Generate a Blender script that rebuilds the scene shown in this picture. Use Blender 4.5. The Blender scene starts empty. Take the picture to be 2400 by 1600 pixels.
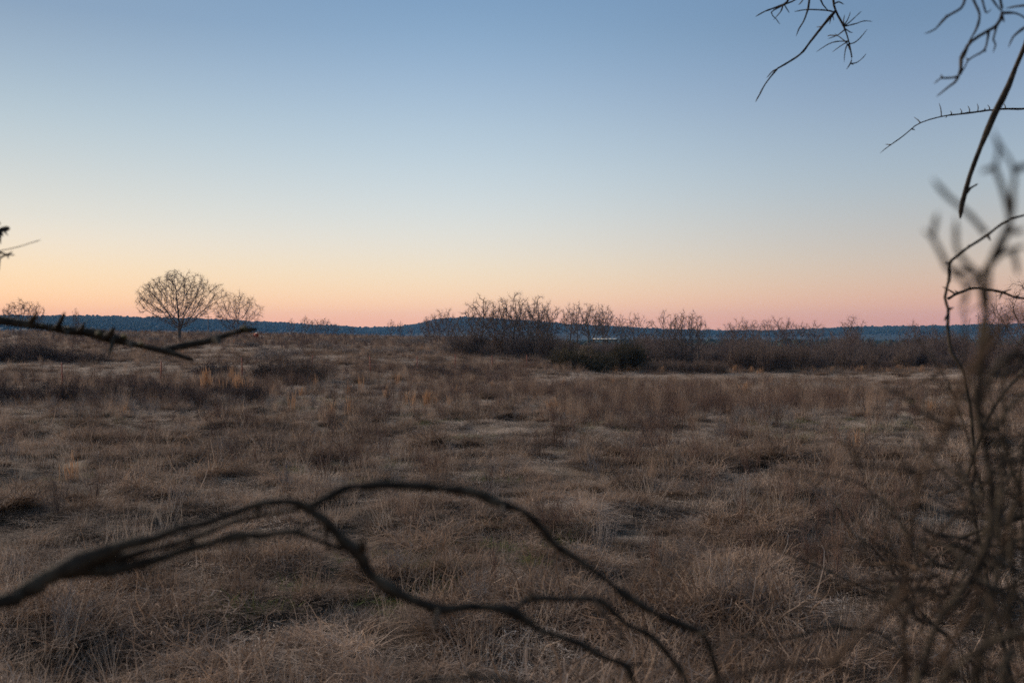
import bpy, math
import numpy as np
from mathutils import Matrix

# ------------------------------------------------------------------ camera, sky, sun, exposure
sc = bpy.context.scene
COL = sc.collection
W0, H0, FPX, CX, HORIZON, EYE = 2400, 1600, 2333.0, 1200.0, 790.0, 2.6
cam_data = bpy.data.cameras.new('camera')
cam_data.lens = 35.0; cam_data.sensor_width = 36.0
cam_data.clip_start = 0.05; cam_data.clip_end = 30000
cam_data.dof.use_dof = True; cam_data.dof.focus_distance = 26.0; cam_data.dof.aperture_fstop = 2.8
cam = bpy.data.objects.new('camera', cam_data); COL.objects.link(cam)
cam.location = (0, 0, EYE)
cam.rotation_euler = (math.radians(90) - math.atan((800 - HORIZON) / FPX), 0, 0)
sc.camera = cam

HAZE = 5.4e-5
SUN_AZ = -50.0          # degrees from the view axis, negative = towards the glow
world = bpy.data.worlds.new('World'); sc.world = world; world.use_nodes = True
nt = world.node_tree; N = nt.nodes; L = nt.links
bg = N['Background']

def lin(c):
    return tuple(((v / 255) / 12.92 if v <= 10.3 else ((v / 255 + .055) / 1.055) ** 2.4) for v in c)

def el_pos(px, py):     # height of a sky direction (z of the unit vector) mapped to the ramp
    dx, dz = (px - CX) / FPX, (HORIZON - py) / FPX
    return (dz / math.sqrt(1 + dx * dx + dz * dz)) ** .5

def ramp(stops, fac, air=False):
    thin = lambda p: 1 + .75 * (math.exp(HAZE * min(147 / max(p * p, 1e-3), 5200)) - 1) if air else 1.0   # what the haze below takes from a low sky
    warm = lambda c, t: [.5 * v * t * (1.02 - q * (t - 1)) for v, q in zip(c, (-.40, .0, .70))]   # half, doubled again below
    r = N.new('ShaderNodeValToRGB'); e = r.color_ramp.elements
    r.color_ramp.interpolation = 'B_SPLINE'
    while len(e) > 1: e.remove(e[-1])
    e[0].position = stops[0][0]; e[0].color = (*warm(lin(stops[0][1]), thin(stops[0][0])), 1)
    for p, c in stops[1:]:
        k = e.new(p); k.color = (*warm(lin(c), thin(p)), 1)
    L.new(fac, r.inputs[0])
    return r.outputs[0]

def mth(op, a, b=None, c=None):
    n = N.new('ShaderNodeMath'); n.operation = op
    for i, v in enumerate((a, b, c)):
        if v is None: continue
        if isinstance(v, (int, float)): n.inputs[i].default_value = v
        else: L.new(v, n.inputs[i])
    return n.outputs[0]

geo = N.new('ShaderNodeTexCoord'); sep = N.new('ShaderNodeSeparateXYZ'); L.new(geo.outputs['Generated'], sep.inputs[0])
zz = mth('MAXIMUM', sep.outputs[2], 0.0)
elev = mth('POWER', zz, 0.5)
sx, sy = math.sin(math.radians(SUN_AZ)), math.cos(math.radians(SUN_AZ))
hl = mth('MAXIMUM', mth('SQRT', mth('ADD', mth('MULTIPLY', sep.outputs[0], sep.outputs[0]), mth('MULTIPLY', sep.outputs[1], sep.outputs[1]))), 1e-4)
cosaz = mth('DIVIDE', mth('ADD', mth('MULTIPLY', sep.outputs[0], sx), mth('MULTIPLY', sep.outputs[1], sy)), hl)
az = mth('DIVIDE', mth('ARCCOSINE', mth('MINIMUM', mth('MAXIMUM', cosaz, -1.0), 1.0)), math.pi)   # 0..1 from the sun
ZEN = [(.80, (116, 148, 187)), (1.0, (110, 142, 183))]
def col(px, rows, gain=1.0):
    s = [(0.0, rows[0][1])] + [(el_pos(px, y), c) for y, c in rows] + ZEN
    return ramp(s, elev, True)
left = col(40, [(745, (240, 175, 140)), (718, (248, 194, 149)), (680, (250, 212, 166)), (620, (246, 222, 187)), (560, (238, 225, 206)), (500, (225, 222, 211)),
                (400, (206, 211, 209)), (300, (189, 203, 209)), (200, (171, 190, 203)), (100, (154, 175, 195)), (0, (138, 160, 183))])
mid = col(1030, [(755, (230, 174, 153)), (728, (236, 191, 163)), (690, (241, 210, 178)), (640, (237, 220, 194)), (580, (227, 222, 211)), (500, (212, 219, 220)),
                 (400, (193, 209, 219)), (300, (176, 197, 214)), (200, (158, 183, 208)), (100, (140, 170, 200)), (0, (126, 158, 191))])
right = col(2070, [(755, (198, 145, 134)), (725, (206, 159, 143)), (680, (212, 177, 155)), (620, (202, 187, 173)), (560, (192, 187, 182)), (480, (177, 185, 190)),
                   (400, (165, 181, 194)), (300, (150, 170, 191)), (200, (134, 156, 184)), (100, (121, 148, 178)), (0, (108, 136, 167))])
def mixc(fac, a, b):
    n = N.new('ShaderNodeMix'); n.data_type = 'RGBA'
    if isinstance(fac, float): n.inputs[0].default_value = fac
    else: L.new(fac, n.inputs[0])
    L.new(a, n.inputs[6]); L.new(b, n.inputs[7]); return n.outputs[2]
def mrange(v, a, b):
    n = N.new('ShaderNodeMapRange'); n.interpolation_type = 'SMOOTHSTEP'
    n.inputs[1].default_value = a; n.inputs[2].default_value = b; L.new(v, n.inputs[0]); return n.outputs[0]
grad = mixc(mrange(az, 44 / 180, 76 / 180), mixc(mrange(az, 15 / 180, 50 / 180), left, mid), right)
sky = N.new('ShaderNodeTexSky'); sky.sky_type = 'NISHITA'; sky.sun_disc = False
sky.sun_elevation = math.radians(0.5); sky.sun_rotation = math.radians(SUN_AZ); sky.ozone_density = 3.0; sky.dust_density = 1.5
skb = N.new('ShaderNodeVectorMath'); skb.operation = 'SCALE'; skb.inputs[3].default_value = .3; L.new(sky.outputs[0], skb.inputs[0])
L.new(mixc(.04, grad, skb.outputs[0]), bg.inputs[0])
bg.inputs[1].default_value = 2.03

sun_d = bpy.data.lights.new('sun', 'SUN'); sun_d.energy = 5.0; sun_d.angle = math.radians(38); sun_d.color = (1, .83, .68)
sun = bpy.data.objects.new('sun', sun_d); COL.objects.link(sun)
sun.rotation_euler = (math.radians(90 - 24), 0, math.radians(180 - SUN_AZ))
sc.view_settings.view_transform = 'Standard'; sc.view_settings.look = 'None'
sc.view_settings.exposure = 0.0; sc.view_settings.gamma = 1.0
cy = sc.cycles
cy.max_bounces = 6; cy.diffuse_bounces = 3; cy.glossy_bounces = 1; cy.transmission_bounces = 3; cy.volume_bounces = 0; cy.transparent_max_bounces = 4
cy.use_denoising = False
try: cy.denoiser = 'OPENIMAGEDENOISE'
except Exception: pass
cy.denoising_prefilter = 'ACCURATE'; cy.denoising_input_passes = 'RGB_ALBEDO_NORMAL'
cy.sample_clamp_indirect = 1.0; cy.sample_clamp_direct = 1.6
cy.use_adaptive_sampling = False

# ------------------------------------------------------------------ helpers
RNG = np.random.default_rng(7)

def hash2(ix, iy, seed):
    h = (ix.astype(np.int64) * 374761393 + iy.astype(np.int64) * 668265263 + seed * 974711) & 0xffffffff
    h = ((h ^ (h >> 13)) * 1274126177) & 0xffffffff
    return ((h ^ (h >> 16)) & 0xffffff) / float(0xffffff)

def vnoise(x, y, seed=0):
    x = np.asarray(x, float); y = np.asarray(y, float)
    ix, iy = np.floor(x), np.floor(y); fx, fy = x - ix, y - iy
    fx = fx * fx * (3 - 2 * fx); fy = fy * fy * (3 - 2 * fy)
    a, b = hash2(ix, iy, seed), hash2(ix + 1, iy, seed)
    c, d = hash2(ix, iy + 1, seed), hash2(ix + 1, iy + 1, seed)
    return (a * (1 - fx) + b * fx) * (1 - fy) + (c * (1 - fx) + d * fx) * fy

def fbm(x, y, seed=0, o=3):
    s, a, t = 0, .5, 0
    for k in range(o):
        s = s + a * vnoise(x * 2 ** k, y * 2 ** k, seed + 17 * k); t += a; a *= .5
    return s / t

# terrain: columns of (distance along the view, height)
_COLS = {
    -400: [(0, 0), (55, -.1), (75, .2), (110, 1.1), (170, 2.3), (235, 3.7), (300, 3.0), (450, 0), (800, -9)],
    0: [(0, 0), (55, -.1), (75, .2), (110, 1.1), (170, 2.3), (235, 3.7), (300, 3.0), (450, 0), (800, -9)],
    450: [(0, 0), (55, -.3), (75, 0), (110, .8), (170, 1.9), (245, 3.4), (300, 2.8), (450, 0), (800, -9)],
    700: [(0, 0), (55, -.35), (75, -.1), (110, .7), (170, 1.7), (245, 2.9), (300, 2.3), (450, 0), (800, -9)],
    1000: [(0, 0), (55, -.35), (75, -.4), (110, .5), (170, 1.3), (225, 2.1), (300, 1.4), (450, -1), (800, -9)],
    1250: [(0, 0), (55, -.4), (75, -.7), (110, .0), (170, .4), (225, .6), (300, .0), (450, -2), (800, -9)],
    1500: [(0, 0), (55, -.5), (75, -1.0), (110, -.9), (170, -.7), (225, -.7), (300, -1), (450, -3), (800, -9)],
    2000: [(0, 0), (55, -.5), (75, -1.1), (110, -1.2), (170, -1.5), (225, -2), (300, -2.5), (450, -4), (800, -9)],
    2400: [(0, 0), (55, -.4), (75, -.7), (110, -.9), (170, -1.3), (225, -2), (300, -2.5), (450, -4), (800, -9)],
}
_KX = sorted(_COLS); _KAZ = np.array([math.atan((k - CX) / FPX) for k in _KX])
def _smooth_interp(x, xp, fp):
    xp = np.asarray(xp, float); fp = np.asarray(fp, float)
    d = np.gradient(fp, xp)
    x = np.clip(x, xp[0], xp[-1]); i = np.clip(np.searchsorted(xp, x) - 1, 0, len(xp) - 2)
    h = xp[i + 1] - xp[i]; t = (x - xp[i]) / h
    return ((2 * t ** 3 - 3 * t ** 2 + 1) * fp[i] + (t ** 3 - 2 * t ** 2 + t) * h * d[i] + (-2 * t ** 3 + 3 * t ** 2) * fp[i + 1] + (t ** 3 - t ** 2) * h * d[i + 1])
_DG = np.linspace(0, 800, 801)
_ZT = np.array([_smooth_interp(_DG, [p[0] for p in _COLS[k]], [p[1] for p in _COLS[k]]) for k in _KX])

def ground_z(x, y):
    x = np.asarray(x, float); y = np.asarray(y, float)
    r = np.hypot(x, y); a = np.arctan2(x, np.where(y == 0, 1e-6, y))
    a = np.where(np.abs(a) > math.pi / 2, np.sign(a) * (math.pi - np.abs(a)), a)
    ac = np.clip(a, _KAZ[0], _KAZ[-1]); d = np.clip(r * np.cos(ac), 0, 799.99)
    ci = np.clip(np.searchsorted(_KAZ, ac) - 1, 0, len(_KAZ) - 2)
    t = (ac - _KAZ[ci]) / (_KAZ[ci + 1] - _KAZ[ci]); t = t * t * (3 - 2 * t)
    di = np.floor(d).astype(int); dt = d - di
    z0 = _ZT[ci, di] * (1 - dt) + _ZT[ci, di + 1] * dt
    z1 = _ZT[ci + 1, di] * (1 - dt) + _ZT[ci + 1, di + 1] * dt
    z = z0 * (1 - t) + z1 * t
    near = np.clip((r - 3) / 8, 0, 1)
    z = z + .34 * (fbm(x / 1.1, y / 1.1, 3, 2) - .5) * np.clip(1.4 - r / 90, .0, 1) + .5 * (fbm(x / 14, y / 14, 5, 2) - .5) * near * np.clip(2 - r / 400, 0, 1)
    u = np.clip((7.2 - r) / 4.5, 0, 1)
    return z + .95 * u * u * (3 - 2 * u)          # the bank the photographer stands on

def P(px, py, d):        # point seen at a pixel, d metres along the view axis
    return np.array([(px - CX) / FPX * d, d, EYE + (HORIZON - py) / FPX * d])

_RD = np.concatenate([np.linspace(6, 60, 400), np.linspace(60, 320, 700)])
def on_ground(px, py, lo=6.5):   # first ground point under a pixel
    xs = (px - CX) / FPX * _RD
    zr = EYE + (HORIZON - py) / FPX * _RD; g = ground_z(xs, _RD)
    k = np.nonzero((zr <= g) & (_RD > lo))[0]
    d = _RD[k[0]] if len(k) else 240.0
    return np.array([(px - CX) / FPX * d, d, float(ground_z((px - CX) / FPX * d, d))])
def at_depth(px, d):
    x = (px - CX) / FPX * d
    return np.array([x, d, float(ground_z(x, d))])

def mesh_from(name, V, F, mat=None, attr=None, smooth=False):
    me = bpy.data.meshes.new(name)
    V = np.asarray(V, np.float32); F = np.asarray(F, np.int32); n = F.shape[1]
    me.vertices.add(len(V)); me.vertices.foreach_set('co', V.ravel())
    me.loops.add(F.size); me.loops.foreach_set('vertex_index', F.ravel())
    me.polygons.add(len(F)); me.polygons.foreach_set('loop_start', np.arange(len(F), dtype=np.int32) * n)
    me.polygons.foreach_set('loop_total', np.full(len(F), n, np.int32))
    if smooth: me.polygons.foreach_set('use_smooth', np.ones(len(F), bool))
    if attr is not None:
        a = me.attributes.new('tint', 'FLOAT', 'POINT'); a.data.foreach_set('value', np.asarray(attr, np.float32))
    me.update(calc_edges=True)
    if mat: me.materials.append(mat)
    return me

def obj(name, data, parent=None, loc=None, rot=None, scale=None):
    o = bpy.data.objects.new(name, data); COL.objects.link(o)
    if parent: o.parent = parent
    if loc is not None: o.location = [float(v) for v in loc]
    if rot is not None: o.rotation_euler = rot
    if scale is not None: o.scale = scale if hasattr(scale, '__len__') else (scale,) * 3
    return o

def tag(o, label=None, cat=None, group=None, kind=None):
    for k, v in (('label', label), ('category', cat), ('group', group), ('kind', kind)):
        if v: o[k] = v
    return o

class Buf:
    def __init__(s): s.V, s.F, s.A, s.n = [], [], [], 0
    def add(s, V, F, A=None):
        s.V.append(V); s.F.append(F + s.n); s.A.append(np.zeros(len(V)) if A is None else A); s.n += len(V)
    def mesh(s, name, mat, smooth=True):
        return mesh_from(name, np.concatenate(s.V), np.concatenate(s.F), mat, np.concatenate(s.A), smooth)

def norm(v): return v / np.maximum(np.linalg.norm(v, axis=-1, keepdims=True), 1e-9)

def tubes(Pt, R, sides, tint=None):
    """Pt (B,n,3), R (B,n) -> quads"""
    B, n = R.shape
    T = norm(np.gradient(Pt, axis=1))
    ref = np.where(np.abs(T[:, :1, 2:3]) > .9, np.array([[[1., 0, 0]]]), np.array([[[0, 0, 1.]]]))
    U = norm(np.cross(T, np.broadcast_to(ref, T.shape))); Wv = np.cross(T, U)
    a = np.arange(sides) / sides * 2 * math.pi
    ring = U[:, :, None, :] * np.cos(a)[None, None, :, None] + Wv[:, :, None, :] * np.sin(a)[None, None, :, None]
    V = (Pt[:, :, None, :] + ring * R[:, :, None, None]).reshape(-1, 3)
    b = (np.arange(B) * n * sides)[:, None, None]; i = (np.arange(n - 1) * sides)[None, :, None]; s = np.arange(sides)[None, None, :]; s2 = (s + 1) % sides
    F = np.stack([b + i + s, b + i + s2, b + i + sides + s2, b + i + sides + s], -1).reshape(-1, 4)
    A = np.repeat(np.zeros(B) if tint is None else tint, n * sides)
    return V, F, A

def ribbons(Pt, Wd, rng, tint):
    """flat blades facing random ways"""
    B, n = Wd.shape
    T = norm(np.gradient(Pt, axis=1))
    ang = rng.uniform(0, math.pi, B); side = np.stack([np.cos(ang), np.sin(ang), np.zeros(B)], -1)[:, None, :]
    S = norm(np.cross(T, np.cross(np.broadcast_to(side, T.shape), T)) + 1e-6)
    V = np.stack([Pt - S * Wd[..., None] / 2, Pt + S * Wd[..., None] / 2], 2).reshape(-1, 3)
    b = (np.arange(B) * n * 2)[:, None]; i = (np.arange(n - 1) * 2)[None, :]
    F = np.stack([b + i, b + i + 1, b + i + 3, b + i + 2], -1).reshape(-1, 4)
    return V, F, np.repeat(tint, n * 2)

def grow(start, d, Ln, n, rng, wig, up):
    B = len(Ln); p = start.copy(); d = norm(d.copy()); out = [p.copy()]
    for k in range(n - 1):
        d = norm(d + rng.normal(0, wig, (B, 3)) + np.array([0, 0, 1.]) * (up if np.isscalar(up) else np.asarray(up)[:, None]))
        p = p + d * (Ln / (n - 1))[:, None]; out.append(p.copy())
    return np.stack(out, 1)

def kids(Pt, R, Ln, k, t0, t1, ang, spread, lf, rng, even=True):
    B, n = R.shape
    t = (np.tile((np.arange(k) + .5) / k, (B, 1)) + rng.uniform(-.4 / k, .4 / k, (B, k))) if even else rng.uniform(0, 1, (B, k))
    t = np.clip(t0 + (t1 - t0) * t, 0, .999)
    f = t * (n - 1); i = np.minimum(f.astype(int), n - 2); u = (f - i)[..., None]
    bi = np.arange(B)[:, None]
    p = Pt[bi, i] * (1 - u) + Pt[bi, i + 1] * u
    tg = norm(Pt[bi, i + 1] - Pt[bi, i])
    r = R[bi, i] * (1 - u[..., 0]) + R[bi, i + 1] * u[..., 0]
    pr = norm(np.cross(tg, rng.normal(0, 1, tg.shape)))
    a = np.radians(ang + rng.normal(0, spread, t.shape))[..., None]
    d = tg * np.cos(a) + pr * np.sin(a)
    ln = Ln[:, None] * lf * (1.15 - .75 * t) * rng.uniform(.6, 1.25, t.shape)
    return p.reshape(-1, 3), d.reshape(-1, 3), ln.ravel(), r.ravel()

def taper(r0, r1, n):
    t = np.linspace(0, 1, n)[None]; return r0[:, None] * (1 - t) + np.asarray(r1)[:, None] * t

def make_tree(seed, H, Wd, trunk=.25, leaders=5, lang=32, l2=8, l3=6, l4=5, r0=.2, twig=.012, up=.05, wig=.12, l2ang=42, multi=1, low=.35, lrange=None, l2len=.48, l2from=.12):
    """a bare tree H tall and Wd wide: (trunk buffer, crown buffer)"""
    rng = np.random.default_rng(seed)
    tb, cb = Buf(), Buf()
    m = multi
    st = np.concatenate([rng.normal(0, .12 * (m > 1), (m, 2)), np.full((m, 1), -.25)], 1)
    d0 = norm(np.concatenate([rng.normal(0, .05 + .22 * (m > 1), (m, 2)), np.ones((m, 1))], 1))
    L0 = np.full(m, trunk * H + .25)
    n0 = 6; P0 = grow(st, d0, L0, n0, rng, .035, .02); R0 = taper(np.full(m, r0), np.full(m, r0 * .72), n0)
    R0[:, 0] *= 1.35
    parts = [(P0, R0, 8, tb)]
    # leaders
    p, d, ln, r = kids(P0, R0, np.full(m, H), leaders, low + .25, 1.0, lang, 9, .82, rng)
    ln = H * (1 - trunk) * rng.uniform(.85, 1.12, len(ln)); r = r * rng.uniform(.5, .72, len(r))
    if lrange:
        k_ = len(ln); an = np.radians(np.linspace(lrange[0], lrange[1], k_)); ph = np.arange(k_) * 2.39996 + rng.uniform(0, .5, k_)
        d = np.stack([np.sin(an) * np.cos(ph), np.sin(an) * np.sin(ph), np.cos(an)], -1); ln = ln * (1 - .22 * np.linspace(0, 1, k_))
        r = r * np.linspace(1.1, .75, k_)
    P1 = grow(p, d, ln, 9, rng, wig * .7, up); R1 = taper(r, np.full(len(r), twig * 1.5), 9); parts.append((P1, R1, 6, tb))
    p, d, l2n, r = kids(P1, R1, ln, l2, l2from, 1, l2ang, 12, l2len, rng)
    P2 = grow(p, d, l2n, 7, rng, wig, up * .8); R2 = taper(np.maximum(r * .55, twig * 1.6), np.full(len(r), twig), 7); parts.append((P2, R2, 4, cb))
    p, d, l3n, r = kids(P2, R2, l2n, l3, .15, 1, 40, 14, .5, rng)
    P3 = grow(p, d, l3n, 5, rng, wig * 1.2, up * .6); R3 = taper(np.maximum(r * .6, twig), np.full(len(r), twig * .8), 5); parts.append((P3, R3, 3, cb))
    if l4:
        p, d, l4n, r = kids(P3, R3, l3n, l4, .15, 1, 38, 15, .62, rng)
        P4 = grow(p, d, l4n, 3, rng, wig * 1.3, up * .5); R4 = taper(np.maximum(r * .7, twig * .75), np.full(len(r), twig * .45), 3); parts.append((P4, R4, 3, cb))
    # fit into the wanted box
    allp = np.concatenate([q[0].reshape(-1, 3) for q in parts])
    cxy = (np.percentile(allp[:, :2], 98.5, axis=0) + np.percentile(allp[:, :2], 1.5, axis=0)) / 2 * .7
    zmax = np.percentile(allp[:, 2], 99.8); allp[:, :2] -= cxy; half = np.percentile(np.hypot(allp[:, 0], allp[:, 1]), 98.5)
    S = np.array([Wd / 2 / half, Wd / 2 / half, H / zmax])
    for q, R, sd, b in parts:
        q = q - np.concatenate([np.broadcast_to(cxy, q[..., :2].shape) * np.clip(q[..., 2:3] / (zmax * .6), 0, 1), np.zeros(q[..., :1].shape)], -1)
        b.add(*tubes(q * S, R, sd, rng.uniform(0, 1, len(q))))
    return tb, cb

def make_shrub(seed, H, Wd, stems=26, l2=6, l3=5, twig=.006, lean=.45, r0=.014, up=.02, wig=.14, droop=0., l4=0):
    rng = np.random.default_rng(seed); tb, cb = Buf(), Buf()
    a = rng.uniform(0, 2 * math.pi, stems); q = rng.uniform(0, 1, stems) ** .6
    st = np.stack([np.cos(a) * q * Wd * .2, np.sin(a) * q * Wd * .2, np.full(stems, -.06)], -1)
    d = norm(np.stack([np.cos(a) * q * lean * 1.6, np.sin(a) * q * lean * 1.6, np.ones(stems)], -1) + rng.normal(0, .1, (stems, 3)))
    ln = H * rng.uniform(.6, 1.1, stems)
    P1 = grow(st, d, ln, 7, rng, wig, up - droop); R1 = taper(r0 * rng.uniform(.6, 1.2, stems), np.full(stems, twig), 7)
    parts = [(P1, R1, 4, tb)]
    p, d, l2n, r = kids(P1, R1, ln, l2, .2, 1, 38, 14, .5, rng)
    P2 = grow(p, d, l2n, 5, rng, wig * 1.2, up * .5 - droop); R2 = taper(np.maximum(r * .6, twig), np.full(len(r), twig * .8), 5); parts.append((P2, R2, 3, cb))
    p, d, l3n, r = kids(P2, R2, l2n, l3, .15, 1, 42, 16, .6, rng)
    P3 = grow(p, d, l3n, 3, rng, wig * 1.4, -droop); R3 = taper(np.maximum(r * .7, twig * .8), np.full(len(r), twig * .5), 3); parts.append((P3, R3, 3, cb))
    if l4:
        p, d, l4n, r = kids(P3, R3, l3n, l4, .1, 1, 45, 16, .7, rng)
        P4 = grow(p, d, l4n, 3, rng, wig * 1.4, -droop); R4 = taper(np.full(len(r), twig * .7), np.full(len(r), twig * .4), 3); parts.append((P4, R4, 3, cb))
    allp = np.concatenate([q[0].reshape(-1, 3) for q in parts])
    S = np.array([Wd / 2 / np.percentile(np.hypot(allp[:, 0], allp[:, 1]), 98)] * 2 + [H / np.percentile(allp[:, 2], 99.5)])
    for q, R, sd, b in parts: b.add(*tubes(q * S, R, sd, rng.uniform(0, 1, len(q))))
    return tb, cb

def colonise(seed, H, Wd, prof, trunk=.15, n_attr=1500, step=.045, kill=1.9, infl=9., shell=.5, r_tip=.012, r_pow=2.3, wig=.10, lobes=.12, twigs=5, tlen=.09, up=.03, multi=1, twig_r=None, r_max=None, trunk_r=.05, lean=0.):
    """a bare tree grown towards points that fill a crown outline; prof = [(height, half width)] in parts of H and Wd"""
    rng = np.random.default_rng(seed); st = step * H
    ph, pw = np.array([p[0] for p in prof]), np.array([p[1] for p in prof])
    A = []
    while sum(len(a_) for a_ in A) < n_attr:
        z = rng.uniform(ph[0], ph[-1], n_attr * 2); w = np.interp(z, ph, pw)
        a = rng.uniform(0, 2 * math.pi, len(z))
        lob = 1 + lobes * np.sin(a * 2 + 1.1 + seed) * np.cos(z * 5 + seed) + lobes * np.sin(a * 5 + z * 9 + seed * 2)
        q = rng.uniform(0, 1, len(z)); q = np.where(rng.uniform(0, 1, len(z)) < shell, .72 + .28 * q, np.sqrt(q))
        ok = rng.uniform(0, 1, len(z)) < w / pw.max()
        A.append(np.stack([np.cos(a) * q * w * lob * Wd, np.sin(a) * q * w * lob * Wd, z * H * (1 + lobes * .35 * np.sin(a * 3 + seed))], -1)[ok])
    A = np.concatenate(A)[:n_attr]
    pos, par = [], []
    for m in range(multi):
        off = rng.normal(0, .02 * H * (multi > 1), 2); tl = rng.normal(0, .10 * (multi > 1) + .02, 2) + np.array([lean, 0])
        k = max(2, int(trunk * H / st)); prev = -1
        for i in range(k + 1):
            pos.append([off[0] + tl[0] * i * st, off[1] + tl[1] * i * st, -.2 + i * (trunk * H + .2) / k]); par.append(prev); prev = len(pos) - 1
    pos = [np.array(p) for p in pos]
    near_d = np.full(len(A), 1e9); near_i = np.zeros(len(A), int); fresh = list(range(len(pos))); alive = np.ones(len(A), bool)
    grown = {}
    for it in range(140):
        if fresh:
            Q = np.array([pos[i] for i in fresh]); D = np.linalg.norm(A[:, None] - Q[None], axis=2); j = D.argmin(1); dm = D[np.arange(len(A)), j]
            b = dm < near_d; near_d[b] = dm[b]; near_i[b] = np.array(fresh)[j[b]]
        alive &= near_d > kill * st
        act = alive & (near_d < infl * st * (4 if it < 25 else 1))
        if not act.any(): break
        dirs = norm(A[act] - np.array([pos[i] for i in near_i[act]]))
        u, inv = np.unique(near_i[act], return_inverse=True); S_ = np.zeros((len(u), 3)); np.add.at(S_, inv, dirs)
        S_ = norm(norm(S_) + rng.normal(0, wig, S_.shape) + np.array([0, 0, up])); fresh = []
        for i, dv in zip(u, S_):
            c = grown.get(i, 0)
            if c >= 3: continue
            grown[i] = c + 1; pos.append(pos[i] + dv * st); par.append(i); fresh.append(len(pos) - 1)
        if not fresh: break
    pos = np.array(pos); par = np.array(par); n = len(pos)
    area = np.zeros(n); kids_ = np.bincount(par[par >= 0], minlength=n)
    area[kids_ == 0] = r_tip ** r_pow
    for i in range(n - 1, -1, -1):
        if par[i] >= 0: area[par[i]] += area[i]
    R = area ** (1 / r_pow); R = R * min(1.0, (trunk_r / R.max()) ** 1.0) if R.max() > trunk_r else R
    R = np.maximum(R, r_tip * .8)
    # chains
    best = {}
    for i in range(n):
        p = par[i]
        if p >= 0 and (p not in best or R[i] > R[best[p]]): best[p] = i
    chains = []
    for i in range(n):
        if par[i] < 0 or best.get(par[i]) != i:
            c = [par[i]] if par[i] >= 0 else []; j = i
            while True:
                c.append(j)
                if j not in best: break
                j = best[j]
            if len(c) > 1: chains.append((c, par[i] >= 0))
    tb, cb = Buf(), Buf(); groups = {}
    for c, sub in chains:
        pr = pos[c]; rr = R[c].copy()
        if sub: rr[0] = rr[1] * 1.05
        groups.setdefault((len(c), R[c[1]] > trunk_r * .16), []).append((pr, rr))
    for (k, thick), g_ in groups.items():
        (tb if thick else cb).add(*tubes(np.stack([q[0] for q in g_]), np.stack([q[1] for q in g_]), 7 if thick else 4, rng.uniform(0, 1, len(g_))))
    # twigs from every thin node
    thin_n = np.nonzero((R < r_tip * 2.6) & (par >= 0))[0]
    src = np.repeat(thin_n, twigs); tg = norm(pos[src] - pos[par[src]])
    pr_ = norm(np.cross(tg, rng.normal(0, 1, tg.shape))); an = np.radians(rng.uniform(18, 58, len(src)))[:, None]
    dv = tg * np.cos(an) + pr_ * np.sin(an); ln = tlen * H * rng.uniform(.4, 1.2, len(src)); fr = rng.uniform(0, 1, len(src))[:, None]
    Pt = grow(pos[src] * (1 - fr) + pos[par[src]] * fr, dv, ln, 4, rng, .16, .02); tr = twig_r or r_tip * .6
    cb.add(*tubes(Pt, taper(np.full(len(src), tr), np.full(len(src), tr * .5), 4), 3, rng.uniform(0, 1, len(src))))
    return tb, cb

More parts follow.
